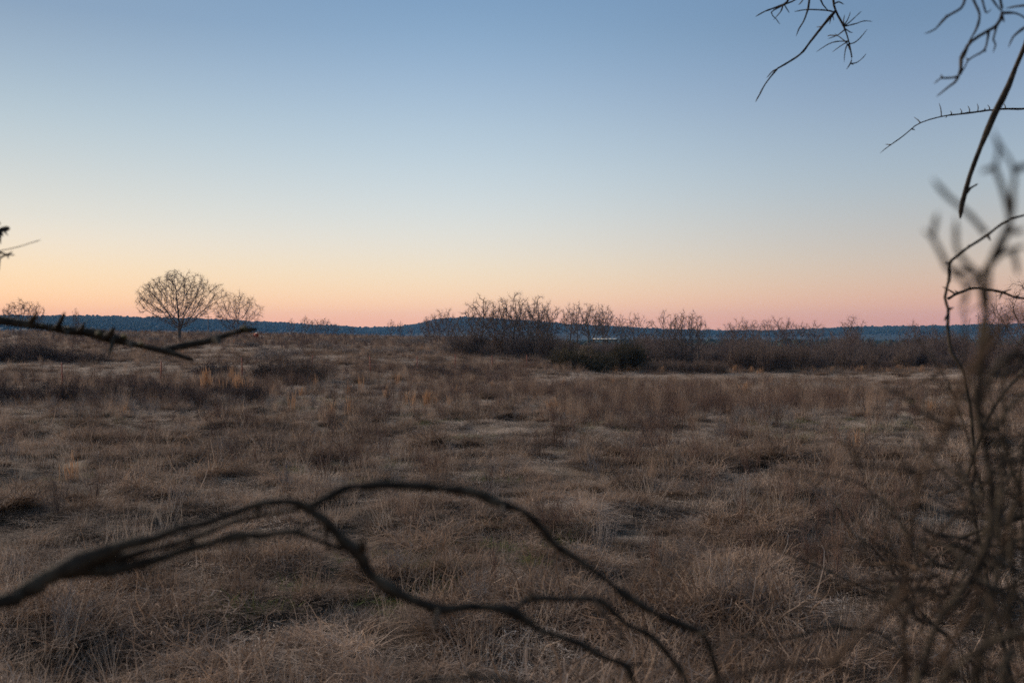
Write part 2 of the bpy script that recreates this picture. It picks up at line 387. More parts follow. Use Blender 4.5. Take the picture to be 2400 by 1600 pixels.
# ------------------------------------------------------------------ materials
def mat(name, colors, rough=.9, scale=None, tint=True, spread=.5, world=0., transl=0., bump=0., spec=.15):
    """colours picked by the piece's own tint, its instance's random number and a slow noise over the ground"""
    m = bpy.data.materials.new(name); m.use_nodes = True
    t = m.node_tree; n, l = t.nodes, t.links
    b = n['Principled BSDF']; b.inputs['Roughness'].default_value = rough; b.inputs['Specular IOR Level'].default_value = spec
    r = n.new('ShaderNodeValToRGB'); e = r.color_ramp.elements
    e[0].color = (*colors[0], 1); e[1].color = (*colors[-1], 1)
    for i, c in enumerate(colors[1:-1]): e.new((i + 1) / (len(colors) - 1)).color = (*c, 1)
    def M(op, a, c):
        q = n.new('ShaderNodeMath'); q.operation = op
        for i, v in enumerate((a, c)):
            if isinstance(v, (int, float)): q.inputs[i].default_value = v
            else: l.new(v, q.inputs[i])
        return q.outputs[0]
    f = None
    if tint:
        at = n.new('ShaderNodeAttribute'); at.attribute_name = 'tint'
        oi = n.new('ShaderNodeObjectInfo')
        f = M('ADD', M('MULTIPLY', at.outputs['Fac'], spread), M('MULTIPLY', oi.outputs['Random'], (1 - spread) * (1 - world)))
        if world:
            nz = n.new('ShaderNodeTexNoise'); nz.inputs['Scale'].default_value = .11; nz.inputs['Detail'].default_value = 5; nz.inputs['Roughness'].default_value = .7
            l.new(oi.outputs['Location'], nz.inputs['Vector'])
            q = n.new('ShaderNodeMapRange'); q.inputs[1].default_value = .3; q.inputs[2].default_value = .7; l.new(nz.outputs[0], q.inputs[0])
            f = M('ADD', f, M('MULTIPLY', q.outputs[0], (1 - spread) * world))
    if scale:
        tc = n.new('ShaderNodeTexCoord'); nz2 = n.new('ShaderNodeTexNoise'); nz2.inputs['Scale'].default_value = scale; nz2.inputs['Detail'].default_value = 5
        l.new(tc.outputs['Object'], nz2.inputs['Vector'])
        q = n.new('ShaderNodeMapRange'); q.inputs[1].default_value = .3; q.inputs[2].default_value = .7; l.new(nz2.outputs[0], q.inputs[0])
        f = q.outputs[0] if f is None else M('ADD', M('MULTIPLY', f, .6), M('MULTIPLY', q.outputs[0], .4))
        if bump:
            bp = n.new('ShaderNodeBump'); bp.inputs['Strength'].default_value = bump; bp.inputs['Distance'].default_value = .01
            l.new(nz2.outputs[0], bp.inputs['Height']); l.new(bp.outputs[0], b.inputs['Normal'])
    l.new(f, r.inputs[0]); l.new(r.outputs[0], b.inputs['Base Color'])
    if transl:
        tr = n.new('ShaderNodeBsdfTranslucent'); l.new(r.outputs[0], tr.inputs[0])
        mx = n.new('ShaderNodeMixShader'); mx.inputs[0].default_value = transl
        l.new(b.outputs[0], mx.inputs[1]); l.new(tr.outputs[0], mx.inputs[2]); l.new(mx.outputs[0], n['Material Output'].inputs[0])
    return m

M_soil = mat('thatch_ground', [(0.039, 0.027, 0.018), (0.098, 0.068, 0.044), (0.156, 0.114, 0.075)], tint=False, scale=.7, bump=.6)
M_grass = mat('dead_grass', [(.14, .086, .056), (.27, .18, .122), (.43, .305, .215), (.64, .49, .365)], transl=.25, spread=.34, world=.3)
M_tangle = mat('matted_grass', [(.060, .037, .024), (.132, .086, .058), (.27, .188, .132), (.60, .455, .34)], transl=.25, spread=.46, world=.3)
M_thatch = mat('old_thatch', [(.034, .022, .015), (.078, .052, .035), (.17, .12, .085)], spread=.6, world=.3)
M_bram = mat('bramble_cane', [(.040, .027, .023), (.072, .050, .043), (.12, .086, .074)], spread=.6)
M_straw = mat('short_straw', [(.21, .150, .108), (.38, .283, .207), (.53, .415, .315), (.66, .54, .425)], transl=.2, spread=.4, world=.4)
M_green = mat('green_weed', [(0.063, 0.077, 0.022), (0.105, 0.119, 0.034), (0.182, 0.175, 0.063)], transl=.25)
M_weed = mat('brown_weed', [(.075, .043, .031), (.145, .088, .064), (.28, .19, .14)], spread=.4, world=.3)
M_grey = mat('grey_weed', [(.12, .098, .083), (.22, .185, .16), (.34, .29, .25)], spread=.5, world=.3)
M_sedge = mat('broomsedge', [(.30, .165, .085), (.42, .245, .135), (.52, .34, .21)], transl=.25, spread=.7)
M_bark = mat('grey_bark', [(0.06, 0.05, 0.043), (0.114, 0.096, 0.082), (0.18, 0.154, 0.132)], scale=9, bump=.5)
M_twig = mat('brown_twig', [(.078, .057, .048), (.140, .104, .088), (.205, .158, .135)], spread=.6)
M_redtwig = mat('reddish_twig', [(.080, .054, .046), (.135, .094, .080), (.20, .146, .125)], spread=.6)
M_pale = mat('pale_bark', [(.15, .13, .11), (.24, .21, .18), (.30, .27, .24)], scale=6)
M_dark = mat('dark_bramble', [(0.074, 0.051, 0.041), (0.143, 0.101, 0.076), (0.243, 0.171, 0.131)], spread=.6)
M_olive = mat('olive_twig', [(.040, .033, .018), (.072, .058, .032), (.11, .088, .05)], spread=.6)
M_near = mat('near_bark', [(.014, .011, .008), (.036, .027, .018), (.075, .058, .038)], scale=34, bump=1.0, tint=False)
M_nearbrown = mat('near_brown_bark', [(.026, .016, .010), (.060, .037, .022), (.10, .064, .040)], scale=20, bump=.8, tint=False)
M_lichen = mat('lichen', [(.03, .028, .014), (.07, .055, .018), (.14, .09, .02)], scale=60, tint=False)
M_post = mat('red_oxide_paint', [(.10, .018, .012), (.19, .035, .022), (.24, .06, .04)], scale=12, tint=False, rough=.7)
M_wire = mat('rusty_wire', [(.05, .035, .028), (.11, .08, .065)], scale=8, tint=False, rough=.6, spec=.4)
M_metal = mat('pale_roof_sheet', [(.58, .48, .34), (.68, .60, .46)], scale=1.5, tint=False, rough=.3, spec=.5)
M_metal.node_tree.nodes['Principled BSDF'].inputs['Metallic'].default_value = .15
M_wood = mat('weathered_board', [(.05, .04, .032), (.12, .098, .08)], scale=5, tint=False)
M_hill = mat('forest_floor', [(.014, .017, .010), (.03, .03, .018)], tint=False, scale=.02)
M_forest = mat('far_forest', [(.010, .018, .009), (.020, .028, .014), (.034, .035, .020)], spread=.3)
M_cow = mat('red_cow_hide', [(.16, .035, .016), (.25, .06, .028)], tint=False, scale=4)
M_white = mat('white_hide', [(.62, .56, .48), (.75, .7, .62)], tint=False, scale=4)

# ------------------------------------------------------------------ ground and hills
def polar_sheet(radii, angs, zf):
    A, Rr = np.meshgrid(angs, radii); X, Y = Rr * np.sin(A), Rr * np.cos(A)
    V = np.stack([X, Y, zf(X, Y)], -1).reshape(-1, 3)
    n, m = len(radii), len(angs)
    i, j = np.meshgrid(np.arange(n - 1), np.arange(m - 1), indexing='ij')
    return V, np.stack([i * m + j, i * m + j + 1, (i + 1) * m + j + 1, (i + 1) * m + j], -1).reshape(-1, 4)

angs = np.concatenate([np.linspace(-math.pi, -.75, 60)[:-1], np.linspace(-.75, .75, 420), np.linspace(.75, math.pi, 60)[1:]])
radii = np.concatenate([[.02], np.geomspace(.6, 9000, 300)])
def sheet_z(X, Y):
    z = ground_z(X, Y); r = np.hypot(X, Y)
    return np.where(r > 780, -9 - np.clip((r - 780) / 2000, 0, 1) * 3, z)
V, F = polar_sheet(radii, angs, sheet_z)
g = obj('ground', mesh_from('ground', V, F, M_soil, smooth=True)); tag(g, 'uneven brown thatch-covered ground of the winter field', kind='structure')

RIDGE = [(-900, 738), (-500, 741), (0, 741), (150, 742), (300, 744), (480, 748), (620, 755), (740, 762), (870, 768), (930, 766), (975, 759), (1030, 748), (1090, 744), (1160, 747), (1300, 757),
         (1420, 765), (1560, 772), (1700, 776), (1800, 775), (1930, 769), (2050, 766), (2200, 764), (2320, 761), (2450, 762), (2900, 766), (3300, 762)]
_RA = np.array([math.atan((p[0] - CX) / FPX) for p in RIDGE]); _RT = np.array([(HORIZON - p[1]) / FPX for p in RIDGE])
def ridge_d(a): return 4100 + 500 * np.sin(a * 3.1 + .6) + 260 * np.sin(a * 7 + 2)
def hill_z(X, Y):
    a = np.arctan2(X, Y); r = np.hypot(X, Y)
    rd = ridge_d(a); top = EYE + np.interp(a, _RA, _RT) * rd * np.cos(a) - 6 + 5 * (fbm(a * 90, a * 0, 8, 2) - .5)
    u = (r - rd) / np.where(r < rd, 1150, 900)
    prof = np.clip(1 - u * u, 0, 1) ** 1.3
    base = -13
    return base + (top - base) * prof + (fbm(X / 300, Y / 300, 21, 3) - .5) * 26 * prof * (1 - prof) * 2
ha = np.linspace(-.95, .95, 420); hr = np.linspace(2500, 5800, 110)
V, F = polar_sheet(hr, ha, hill_z)
h = obj('hills', mesh_from('hills', V, F, M_hill, smooth=True)); tag(h, 'low wooded ridge along the horizon', kind='structure')

# ------------------------------------------------------------------ scattering of what nobody could count
def source_collection(name, meshes):
    c = bpy.data.collections.new(name)
    for i, me in enumerate(meshes):
        c.objects.link(bpy.data.objects.new(f'{name}_source_{i:02d}', me))
    return c

def scatter(name, label, cat, meshes, pts, rotz, tilt, scl, idx):
    c = source_collection(name, meshes)
    me = bpy.data.meshes.new(name); me.vertices.add(len(pts)); me.vertices.foreach_set('co', np.asarray(pts, np.float32).ravel())
    rot = np.stack([tilt[:, 0], tilt[:, 1], rotz], -1).astype(np.float32)
    if np.ndim(scl) == 1: scl = np.stack([scl] * 3, -1)
    for nm, ty, val, key in (('srot', 'FLOAT_VECTOR', rot, 'vector'), ('sscl', 'FLOAT_VECTOR', scl.astype(np.float32), 'vector'), ('sidx', 'INT', idx.astype(np.int32), 'value')):
        a = me.attributes.new(nm, ty, 'POINT'); a.data.foreach_set(key, val.ravel())
    o = obj(name, me); tag(o, label, cat, kind='stuff')
    ng = bpy.data.node_groups.new(name, 'GeometryNodeTree')
    ng.interface.new_socket('Geometry', in_out='INPUT', socket_type='NodeSocketGeometry')
    ng.interface.new_socket('Geometry', in_out='OUTPUT', socket_type='NodeSocketGeometry')
    n, l = ng.nodes, ng.links
    gi, go = n.new('NodeGroupInput'), n.new('NodeGroupOutput')
    ci = n.new('GeometryNodeCollectionInfo'); ci.inputs['Collection'].default_value = c; ci.inputs['Separate Children'].default_value = True; ci.inputs['Reset Children'].default_value = True
    ip = n.new('GeometryNodeInstanceOnPoints'); ip.inputs['Pick Instance'].default_value = True
    def na(nm, ty):
        q = n.new('GeometryNodeInputNamedAttribute'); q.data_type = ty; q.inputs['Name'].default_value = nm; return q.outputs[0]
    l.new(gi.outputs[0], ip.inputs['Points']); l.new(ci.outputs[0], ip.inputs['Instance'])
    l.new(na('sidx', 'INT'), ip.inputs['Instance Index'])
    er = n.new('FunctionNodeEulerToRotation'); l.new(na('srot', 'FLOAT_VECTOR'), er.inputs[0]); l.new(er.outputs[0], ip.inputs['Rotation'])
    l.new(na('sscl', 'FLOAT_VECTOR'), ip.inputs['Scale'])
    l.new(ip.outputs[0], go.inputs[0])
    md = o.modifiers.new('scatter', 'NODES'); md.node_group = ng
    return o

def wedge(n_by_band, rng, half=.66):
    out = []
    for r0, r1, dens in n_by_band:
        n = int(half * (r1 * r1 - r0 * r0) * dens)
        r = np.sqrt(rng.uniform(r0 * r0, r1 * r1, n)); a = rng.uniform(-half, half, n)
        out.append(np.stack([r * np.sin(a), r * np.cos(a)], -1))
    return np.concatenate(out)

def gz(px, py, cx, cy_, wx, wy): return np.exp(-((px - cx) / wx) ** 2 - ((py - cy_) / wy) ** 2)
def proj(x, y, z): return CX + x / y * FPX, HORIZON - (z - EYE) / y * FPX

def tuft(seed, blades, rad, l0, l1, spread, grav, width, n=6, lean=.3, kink=.1, mat_=None, name='grass'):
    rng = np.random.default_rng(seed)
    a = rng.uniform(0, 2 * math.pi, blades); q = rad * np.sqrt(rng.uniform(0, 1, blades))
    st = np.stack([np.cos(a) * q, np.sin(a) * q, np.full(blades, -.04)], -1)
    ld = rng.normal(0, lean, 2)
    d = np.concatenate([rng.normal(0, spread, (blades, 2)) + ld, np.ones((blades, 1))], 1)
    ln = rng.uniform(l0, l1, blades)
    Pt = grow(st, d, ln, n, rng, kink, -grav * rng.uniform(.4, 1.4, blades))
    w = width * rng.uniform(.6, 1.4, blades)
    Wd = w[:, None] * np.linspace(1, .25, n)[None] 
    Pt[:, :, 2] = np.maximum(Pt[:, :, 2], rng.uniform(-.02, .05, (blades, 1)))
    b = Buf(); b.add(*ribbons(Pt, Wd, rng, rng.uniform(0, 1, blades)))
    return b.mesh(name, mat_, smooth=False)

rng = np.random.default_rng(11)
# long matted grass: hummocks of fallen blades
def hummock(x, y): return .45 * fbm(x / 1.1, y / 1.1, 3, 2) + .38 * vnoise(x / .5, y / .5, 35) + .17 * fbm(x / 6, y / 6, 33, 2)
def track_at(x, y):
    px, py = proj(x, y, ground_z(x, y)); return np.exp(-(((py - 886) / 9) ** 2)) * ((px > 1280) & (px < 2300))
def bald(x, y):
    px, py = proj(x, y, ground_z(x, y))
    return fbm(x / 9, y / 5, 91, 3) + .2 * (gz(px, py, 1000, 968, 260, 16) + gz(px, py, 1930, 1010, 220, 40) + gz(px, py, 1800, 890, 500, 12) + gz(px, py, 300, 868, 320, 12) + gz(px, py, 880, 880, 120, 12)) - .1 * gz(px, py, 1500, 960, 320, 50)          # closely grazed places
# curled, matted leaves that cover the ground
tangle = [tuft(100 + i, 560, .22, .12, .42, .95, .30, .0075, 7, .55, .30, M_tangle, 'matted_grass') for i in range(6)] + [tuft(110 + i, 420, .30, .08, .26, 1.4, .12, .0075, 6, .5, .42, M_tangle, 'matted_grass') for i in range(4)]
xy = wedge([(2.2, 14, 8.5), (14, 28, 6), (28, 55, 3.6), (55, 120, 1.5), (120, 300, .5)], rng); x, y = xy.T; r = np.hypot(x, y)
hum = hummock(x, y); bd = bald(x, y)
keep = (rng.uniform(0, 1, len(x)) > track_at(x, y) * .95) & (rng.uniform(0, 1, len(x)) < np.clip(1.25 - np.clip((bd - .5) * 6, 0, 1) * np.clip(r / 25, 0, 1.05), 0, 1)) & (rng.uniform(0, 1, len(x)) < np.clip((hum - .38) * 7, .10, 1))
x, y, r, hum = x[keep], y[keep], r[keep], hum[keep]
s = (.45 + .9 * np.clip((hum - .36) * 3.2, 0, 1)) * rng.uniform(.6, 1.45, len(x)) * np.clip(.85 + r / 100, 1, 2.0)
scatter('matted_grass', 'brown dead grass lying curled and matted across the field', 'grass', tangle,
        np.stack([x, y, ground_z(x, y)], -1), rng.uniform(0, 6.28, len(x)), rng.normal(0, .15, (len(x), 2)), np.stack([s, s, s * rng.uniform(.7, 1.4, len(s))], -1), rng.integers(0, 10, len(x)))
# long-leaved tussocks
tus = [tuft(120 + i, 520, .16, .28, .58, .65, .30, .0064, 8, .3, .24, M_grass, 'tussock_grass') for i in range(6)]
xy = wedge([(3, 26, 1.5), (26, 60, 1.0), (60, 130, .55), (130, 280, .2)], rng); x, y = xy.T; r = np.hypot(x, y)
keep = (rng.uniform(0, 1, len(x)) < np.clip((hummock(x, y) - .44) * 8, 0, 1)) & (track_at(x, y) < .3) & (rng.uniform(0, 1, len(x)) < np.clip(1.3 - np.clip((bald(x, y) - .48) * 6, 0, 1) * 1.2, 0, 1))
x, y, r = x[keep], y[keep], r[keep]
s = rng.uniform(.5, 1.15, len(x)) ** 1.2 * np.clip(.85 + r / 220, 1, 1.5)
scatter('tussock_grass', 'drooping long-leaved dead grass tussocks dotted over the field', 'grass', tus,
        np.stack([x, y, ground_z(x, y)], -1), rng.uniform(0, 6.28, len(x)), rng.normal(0, .1, (len(x), 2)), np.stack([s * 1.1, s * 1.1, s * rng.uniform(.7, 1.1, len(s))], -1), rng.integers(0, 6, len(x)))

# short pale turf between
mats_short = [tuft(200 + i, 300, .42, .05, .15, 1.1, .25, .005, 4, .25, .25, M_straw, 'short_grass') for i in range(6)]
xy = wedge([(2.2, 14, 6), (14, 40, 5), (40, 120, 3.4), (120, 320, 1.2)], rng); x, y = xy.T; r = np.hypot(x, y)
k = rng.uniform(0, 1, len(x)) < np.clip(.12 + (bald(x, y) - .42) * 4 + np.clip((r - 25) / 90, 0, .6), .1, 1) + track_at(x, y); x, y, r = x[k], y[k], r[k]
s = rng.uniform(.7, 1.3, len(x)) * np.clip(.9 + r / 120, 1, 2.2)
scatter('short_grass', 'short straw-coloured winter turf between the hummocks', 'grass', mats_short,
        np.stack([x, y, ground_z(x, y)], -1), rng.uniform(0, 6.28, len(x)), rng.normal(0, .08, (len(x), 2)), s, rng.integers(0, 6, len(x)))

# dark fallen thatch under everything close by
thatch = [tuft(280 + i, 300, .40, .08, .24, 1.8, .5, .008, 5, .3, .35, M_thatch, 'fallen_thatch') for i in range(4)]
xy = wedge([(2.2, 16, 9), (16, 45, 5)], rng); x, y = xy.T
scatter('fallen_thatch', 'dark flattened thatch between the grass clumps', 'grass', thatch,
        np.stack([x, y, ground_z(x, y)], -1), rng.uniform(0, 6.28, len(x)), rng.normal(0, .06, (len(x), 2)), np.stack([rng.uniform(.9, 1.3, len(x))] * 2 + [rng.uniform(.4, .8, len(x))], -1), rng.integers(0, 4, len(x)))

# thin pale seed stalks
stalk = [tuft(260 + i, 26, .16, .35, .75, .22, .05, .0042, 6, .12, .07, M_straw, 'seed_stalks') for i in range(4)]
xy = wedge([(4, 26, 1.8), (26, 70, .9)], rng); x, y = xy.T
k = rng.uniform(0, 1, len(x)) < np.clip((fbm(x / 3, y / 3, 77, 2) - .45) * 6, .03, 1); x, y = x[k], y[k]
scatter('seed_stalks', 'thin pale seed stalks standing up through the matted grass', 'grass', stalk,
        np.stack([x, y, ground_z(x, y)], -1), rng.uniform(0, 6.28, len(x)), rng.normal(0, .16, (len(x), 2)), rng.uniform(.5, 1.1, len(x)), rng.integers(0, 4, len(x)))

# green shoots low down in the thatch
mats_green = [tuft(300 + i, 90, .2, .08, .22, .7, .2, .006, 4, .2, .1, M_green, 'green_weeds') for i in range(4)]
xy = wedge([(4, 14, 5), (14, 50, 2.5)], rng); x, y = xy.T
k = fbm(x / 2.6, y / 2.6, 51, 2) > .62; x, y = x[k], y[k]
scatter('green_weeds', 'low green shoots showing through the dead grass', 'weeds', mats_green,
        np.stack([x, y, ground_z(x, y)], -1), rng.uniform(0, 6.28, len(x)), rng.normal(0, .1, (len(x), 2)), rng.uniform(.6, 1.4, len(x)), rng.integers(0, 4, len(x)))

# tall upright weeds
def weed_clump(seed, stems, H, mt, side=4, name='tall_weeds'):
    tb, cb = make_shrub(seed, H, H * .8, stems=stems, l2=side, l3=3, twig=.0016, lean=.28, r0=.0034, up=.03, wig=.09)
    b = Buf()
    for q in (tb, cb):
        b.add(np.concatenate(q.V), np.concatenate(q.F), np.concatenate(q.A))
    return b.mesh(name, mt, smooth=False)
mats_weed = [weed_clump(400 + i, 16, .75, M_weed) for i in range(5)] + [tuft(430 + i, 120, .16, .45, .95, .16, .04, .0035, 5, .08, .06, M_weed if i < 2 else M_grass, 'tall_weeds') for i in range(4)]
xy = wedge([(8, 26, 2.2), (26, 60, 4), (60, 110, 3.5), (110, 280, .8)], rng); x, y = xy.T
px, py = proj(x, y, ground_z(x, y))
wgt = (.03 + 1.0 * gz(px, py, 1500, 945, 480, 40) + .8 * gz(px, py, 1620, 1010, 260, 40) + .7 * gz(px, py, 1900, 955, 350, 35) + .9 * gz(px, py, 250, 925, 380, 26) + .4 * gz(px, py, 800, 920, 260, 34)
       + .6 * gz(px, py, 1000, 890, 300, 20) + .55 * gz(px, py, 600, 800, 700, 26) + .35 * gz(px, py, 1750, 1160, 200, 60) + .9 * gz(px, py, 1800, 866, 480, 7) + .5 * gz(px, py, 1950, 1330, 160, 110) + .25 * gz(px, py, 1300, 1010, 160, 40))
wgt *= .12 + 1.5 * np.clip((fbm(x / 5, y / 4, 61, 3) - .40) * 5, 0, 1)
wgt *= np.where((px > 1240) & (py > 872), np.clip((py - 902) / 26, .03, 1), 1)
wgt *= 1 - .9 * np.exp(-(((py - 886) / 8) ** 2)) * ((px > 1280) & (px < 2300))
wgt *= 1 - .9 * np.clip((bald(x, y) - .52) * 6, 0, 1)
k = rng.uniform(0, 1, len(x)) < np.clip(wgt, 0, 1); x, y = x[k], y[k]; r = np.hypot(x, y)
s = rng.uniform(.55, 1.15, len(x)) * np.clip(.9 + r / 260, 1, 1.4)
scatter('tall_weeds', 'tall brown dead weeds standing in drifts across the field', 'weeds', mats_weed,
        np.stack([x, y, ground_z(x, y)], -1), rng.uniform(0, 6.28, len(x)), rng.normal(0, .07, (len(x), 2)), s, rng.integers(0, len(mats_weed), len(x)))

# grey wispy weeds in patches
mats_grey = [weed_clump(450 + i, 14, .5, M_grey, 5, 'grey_weeds') for i in range(4)]
xy = wedge([(8, 30, 4), (30, 70, 4)], rng); x, y = xy.T
px, py = proj(x, y, ground_z(x, y))
wgt = .03 + gz(px, py, 360, 960, 240, 22) + gz(px, py, 1690, 1000, 130, 26) + gz(px, py, 640, 885, 120, 16) + .8 * gz(px, py, 2010, 905, 160, 12) + .7 * gz(px, py, 1360, 985, 90, 22) + .8 * gz(px, py, 2060, 1210, 120, 40) + .6 * gz(px, py, 1090, 1075, 70, 20)
k = rng.uniform(0, 1, len(x)) < np.clip(wgt, 0, 1) * np.clip((fbm(x / 2, y / 2, 71, 2) - .25) * 2.2, 0, 1); x, y = x[k], y[k]
scatter('grey_weeds', 'wispy grey dead weeds in soft patches', 'weeds', mats_grey,
        np.stack([x, y, ground_z(x, y)], -1), rng.uniform(0, 6.28, len(x)), rng.normal(0, .1, (len(x), 2)), rng.uniform(.6, 1.3, len(x)), rng.integers(0, 4, len(x)))

# woods on the far ridge: trees too far to tell apart
def far_crown(seed):
    q = np.random.default_rng(seed); b = Buf()
    lv = np.array([0, .12, .4, .7, .92, 1.0]); rd = np.array([.2, .46, .52, .45, .28, .04]); k = 7
    a = np.arange(k) / k * 2 * math.pi
    R = rd[:, None] * q.uniform(.7, 1.25, (6, k)); z = lv[:, None] + q.normal(0, .03, (6, k))
    V = np.stack([R * np.cos(a), R * np.sin(a), z], -1).reshape(-1, 3)
    i, j = np.meshgrid(np.arange(5), np.arange(k), indexing='ij'); j2 = (j + 1) % k
    b.add(V, np.stack([i * k + j, i * k + j2, (i + 1) * k + j2, (i + 1) * k + j], -1).reshape(-1, 4), q.uniform(0, 1, len(V)))
    return b.mesh('far_woods', M_forest, smooth=False)
crowns = [far_crown(500 + i) for i in range(5)]
n = 95000
a = rng.uniform(-.68, .68, n); r = ridge_d(a) + rng.uniform(-900, 60, n) * rng.uniform(.05, 1, n)
x, y = r * np.sin(a), r * np.cos(a); z = hill_z(x, y); k = z > -8; x, y, z = x[k], y[k], z[k]
xv = wedge([(950, 1700, .007), (1700, 3300, .0035)], rng, .68); x = np.concatenate([x, xv[:, 0]]); y = np.concatenate([y, xv[:, 1]]); z = np.concatenate([z, sheet_z(xv[:, 0], xv[:, 1])])
s = rng.uniform(5, 8.5, len(x)) * (1 + .5 * (rng.uniform(0, 1, len(x)) > .985))
scatter('far_woods', 'dark woods covering the ridge on the horizon', 'woods', crowns, np.stack([x, y, z - 1], -1), rng.uniform(0, 6.28, len(x)), np.zeros((len(x), 2)),
        np.stack([s * 1.1, s * 1.1, s], -1), rng.integers(0, 5, len(x)))

# ------------------------------------------------------------------ trees
def tree_meshes(name, seed, mt_trunk, mt_crown, **kw):
    tb, cb = colonise(seed, **kw) if 'prof' in kw else make_tree(seed, **kw)
    return tb.mesh('trunk', mt_trunk), cb.mesh('crown', mt_crown, False)

def plant(name, meshes, parts, loc, rot, scale, label, cat, group=None):
    o = bpy.data.objects.new(name, None); COL.objects.link(o); o.empty_display_size = .2
    o.location = [float(v) for v in loc]; o.rotation_euler = (0, 0, rot); o.scale = scale if hasattr(scale, '__len__') else (scale,) * 3
    for pn, me in zip(parts, meshes): obj(pn, me, o)
    return tag(o, label, cat, group)
TC = ('trunk', 'crown')

# the lone tree and its neighbour on the slope
d = 172.; b = at_depth(421, d)
lone = tree_meshes('lone', 47, M_bark, M_twig, H=(803 - 640) / FPX * d, Wd=186 / FPX * d, prof=[(.18, .05), (.26, .18), (.36, .35), (.48, .46), (.62, .5), (.76, .47), (.87, .38), (.94, .26), (.98, .12)],
                   trunk=.14, n_attr=3200, step=.028, kill=1.5, infl=9, shell=.15, r_tip=.0135, r_pow=2.1, wig=.12, lobes=.2, twigs=6, tlen=.06, up=.05, trunk_r=.50, twig_r=.0085)
plant('bare_tree', lone, TC, b, 1.0, 1, 'large vase-shaped bare tree standing alone on the slope', 'tree')
d = 205.; b = at_depth(556, d)
side = tree_meshes('side', 43, M_redtwig, M_redtwig, H=9.2, Wd=9.6, prof=[(.1, .08), (.25, .36), (.45, .5), (.65, .5), (.82, .38), (.94, .2), (1.0, .06)],
                   trunk=.10, n_attr=900, step=.042, kill=1.7, infl=8, shell=.3, r_tip=.014, r_pow=2.3, wig=.10, lobes=.2, twigs=7, tlen=.11, up=.06, trunk_r=.17, twig_r=.008)
plant('bare_tree', side, TC, b, .4, 1, 'smaller round-headed reddish bare tree beside the large lone tree', 'tree')

OPEN = [(.28, .06), (.4, .3), (.55, .45), (.7, .5), (.85, .4), (.95, .22), (1.0, .08)]
protos = [tree_meshes('grove', 600 + i, M_bark, M_twig, H=7.2, Wd=w, prof=OPEN, trunk=t, n_attr=480, step=.043, kill=1.7, infl=8, shell=.25, r_tip=.017, r_pow=2.05, wig=.22, lobes=.32, twigs=6, tlen=.08, twig_r=.0085, up=.03, multi=mu, trunk_r=.13, lean=le)
          for i, (w, t, mu, le) in enumerate([(5.4, .30, 1, .05), (4.6, .34, 1, -.06), (6.0, .24, 2, 0), (4.4, .36, 1, .08), (7.4, .26, 1, -.1), (5.0, .28, 1, -.12), (6.4, .32, 2, .05), (3.8, .40, 1, .02)])]
BROOM = [(.15, .08), (.35, .34), (.6, .48), (.8, .46), (.93, .28), (1.0, .1)]
fine = [tree_meshes('sapling', 620 + i, M_redtwig, M_redtwig, H=5.0, Wd=w, prof=BROOM, trunk=.16, n_attr=300, step=.05, kill=1.7, infl=8, shell=.2, r_tip=.0095, r_pow=2.2, wig=.14, lobes=.26, twigs=8, tlen=.11, twig_r=.0065, up=.06, multi=mu, trunk_r=.06)
        for i, (w, mu) in enumerate([(3.4, 1), (4.2, 2), (2.8, 1)])]

def put(name, px, d, top, proto, hp, wide=1., rot=None, label='', cat='tree', group=None, sink=0.):
    b = at_depth(px, d); H = EYE + (HORIZON - top) / FPX * d - b[2]
    s = H / hp
    return plant(name, proto, TC, b - np.array([0, 0, sink]), RNG.uniform(0, 6.28) if rot is None else rot, (s * wide, s * wide, s), label, cat, group)

G_GROVE = 'bare trees of the dense grove'
for px, d, top, k, wide, lb in [(1064, 112, 752, 1, .8, 'slender bare tree at the open end of the dense grove'), (1132, 118, 699, 4, 1.0, 'spreading bare tree with long outer limbs in the dense grove'),
                                (1105, 124, 722, 0, .9, None), (1160, 122, 712, 3, .9, None), (1182, 118, 703, 2, .85, None), (1205, 121, 691, 0, 1.0, 'tallest bare tree of the dense grove, with an upright crown'),
                                (1228, 126, 716, 1, .9, None), (1258, 115, 699, 3, .85, 'bare tree with a clean trunk at the edge of the grove towards the olive bush'), (1274, 118, 716, 1, .9, None), (1282, 120, 726, 4, .6, None)]:
    put('bare_tree', px, d, top, protos[k if int(px) % 2 else (k + 5) % 8], 7.2, wide, None, lb or 'crooked bare tree crowded among the others of the dense grove', 'tree', G_GROVE)
G_SHED = 'bare trees by the pale shed roof'
for px, d, top, k, wide, lb in [(1336, 175, 716, 0, .75, 'broad bare tree in the loose row behind the olive bush'), (1352, 172, 714, 4, .7, None), (1378, 178, 715, 3, .7, None), (1392, 174, 718, 1, .8, None),
                                (1414, 176, 717, 2, .8, None), (1424, 170, 725, 3, .8, 'upright bare tree rising just behind the pale shed roof'), (1456, 182, 742, 0, .7, None), (1488, 180, 737, 1, .85, 'bare tree at the end of the row past the pale shed roof')]:
    put('bare_tree', px, d, top, protos[k if int(px) % 2 else (k + 5) % 8], 7.2, wide, None, lb or 'bare tree in the loose row by the pale shed roof', 'tree', G_SHED)
G_THK = 'trees standing out of the thicket'
for px, d, top, k, wide, lb in [(1558, 118, 734, 0, .85, 'bare tree with a bunched crown over the low dark hedge'), (1580, 121, 738, 2, .7, None), (1597, 117, 733, 1, .7, None),
                                (1622, 116, 735, 4, .75, 'bare tree with one long sideways limb beside the low dark hedge'), (1638, 119, 742, 2, .9, None)]:
    put('bare_tree', px, d, top, protos[k if int(px) % 2 else (k + 5) % 8], 7.2, wide, None, lb or 'thin bare tree behind the low dark hedge', 'tree', G_THK)
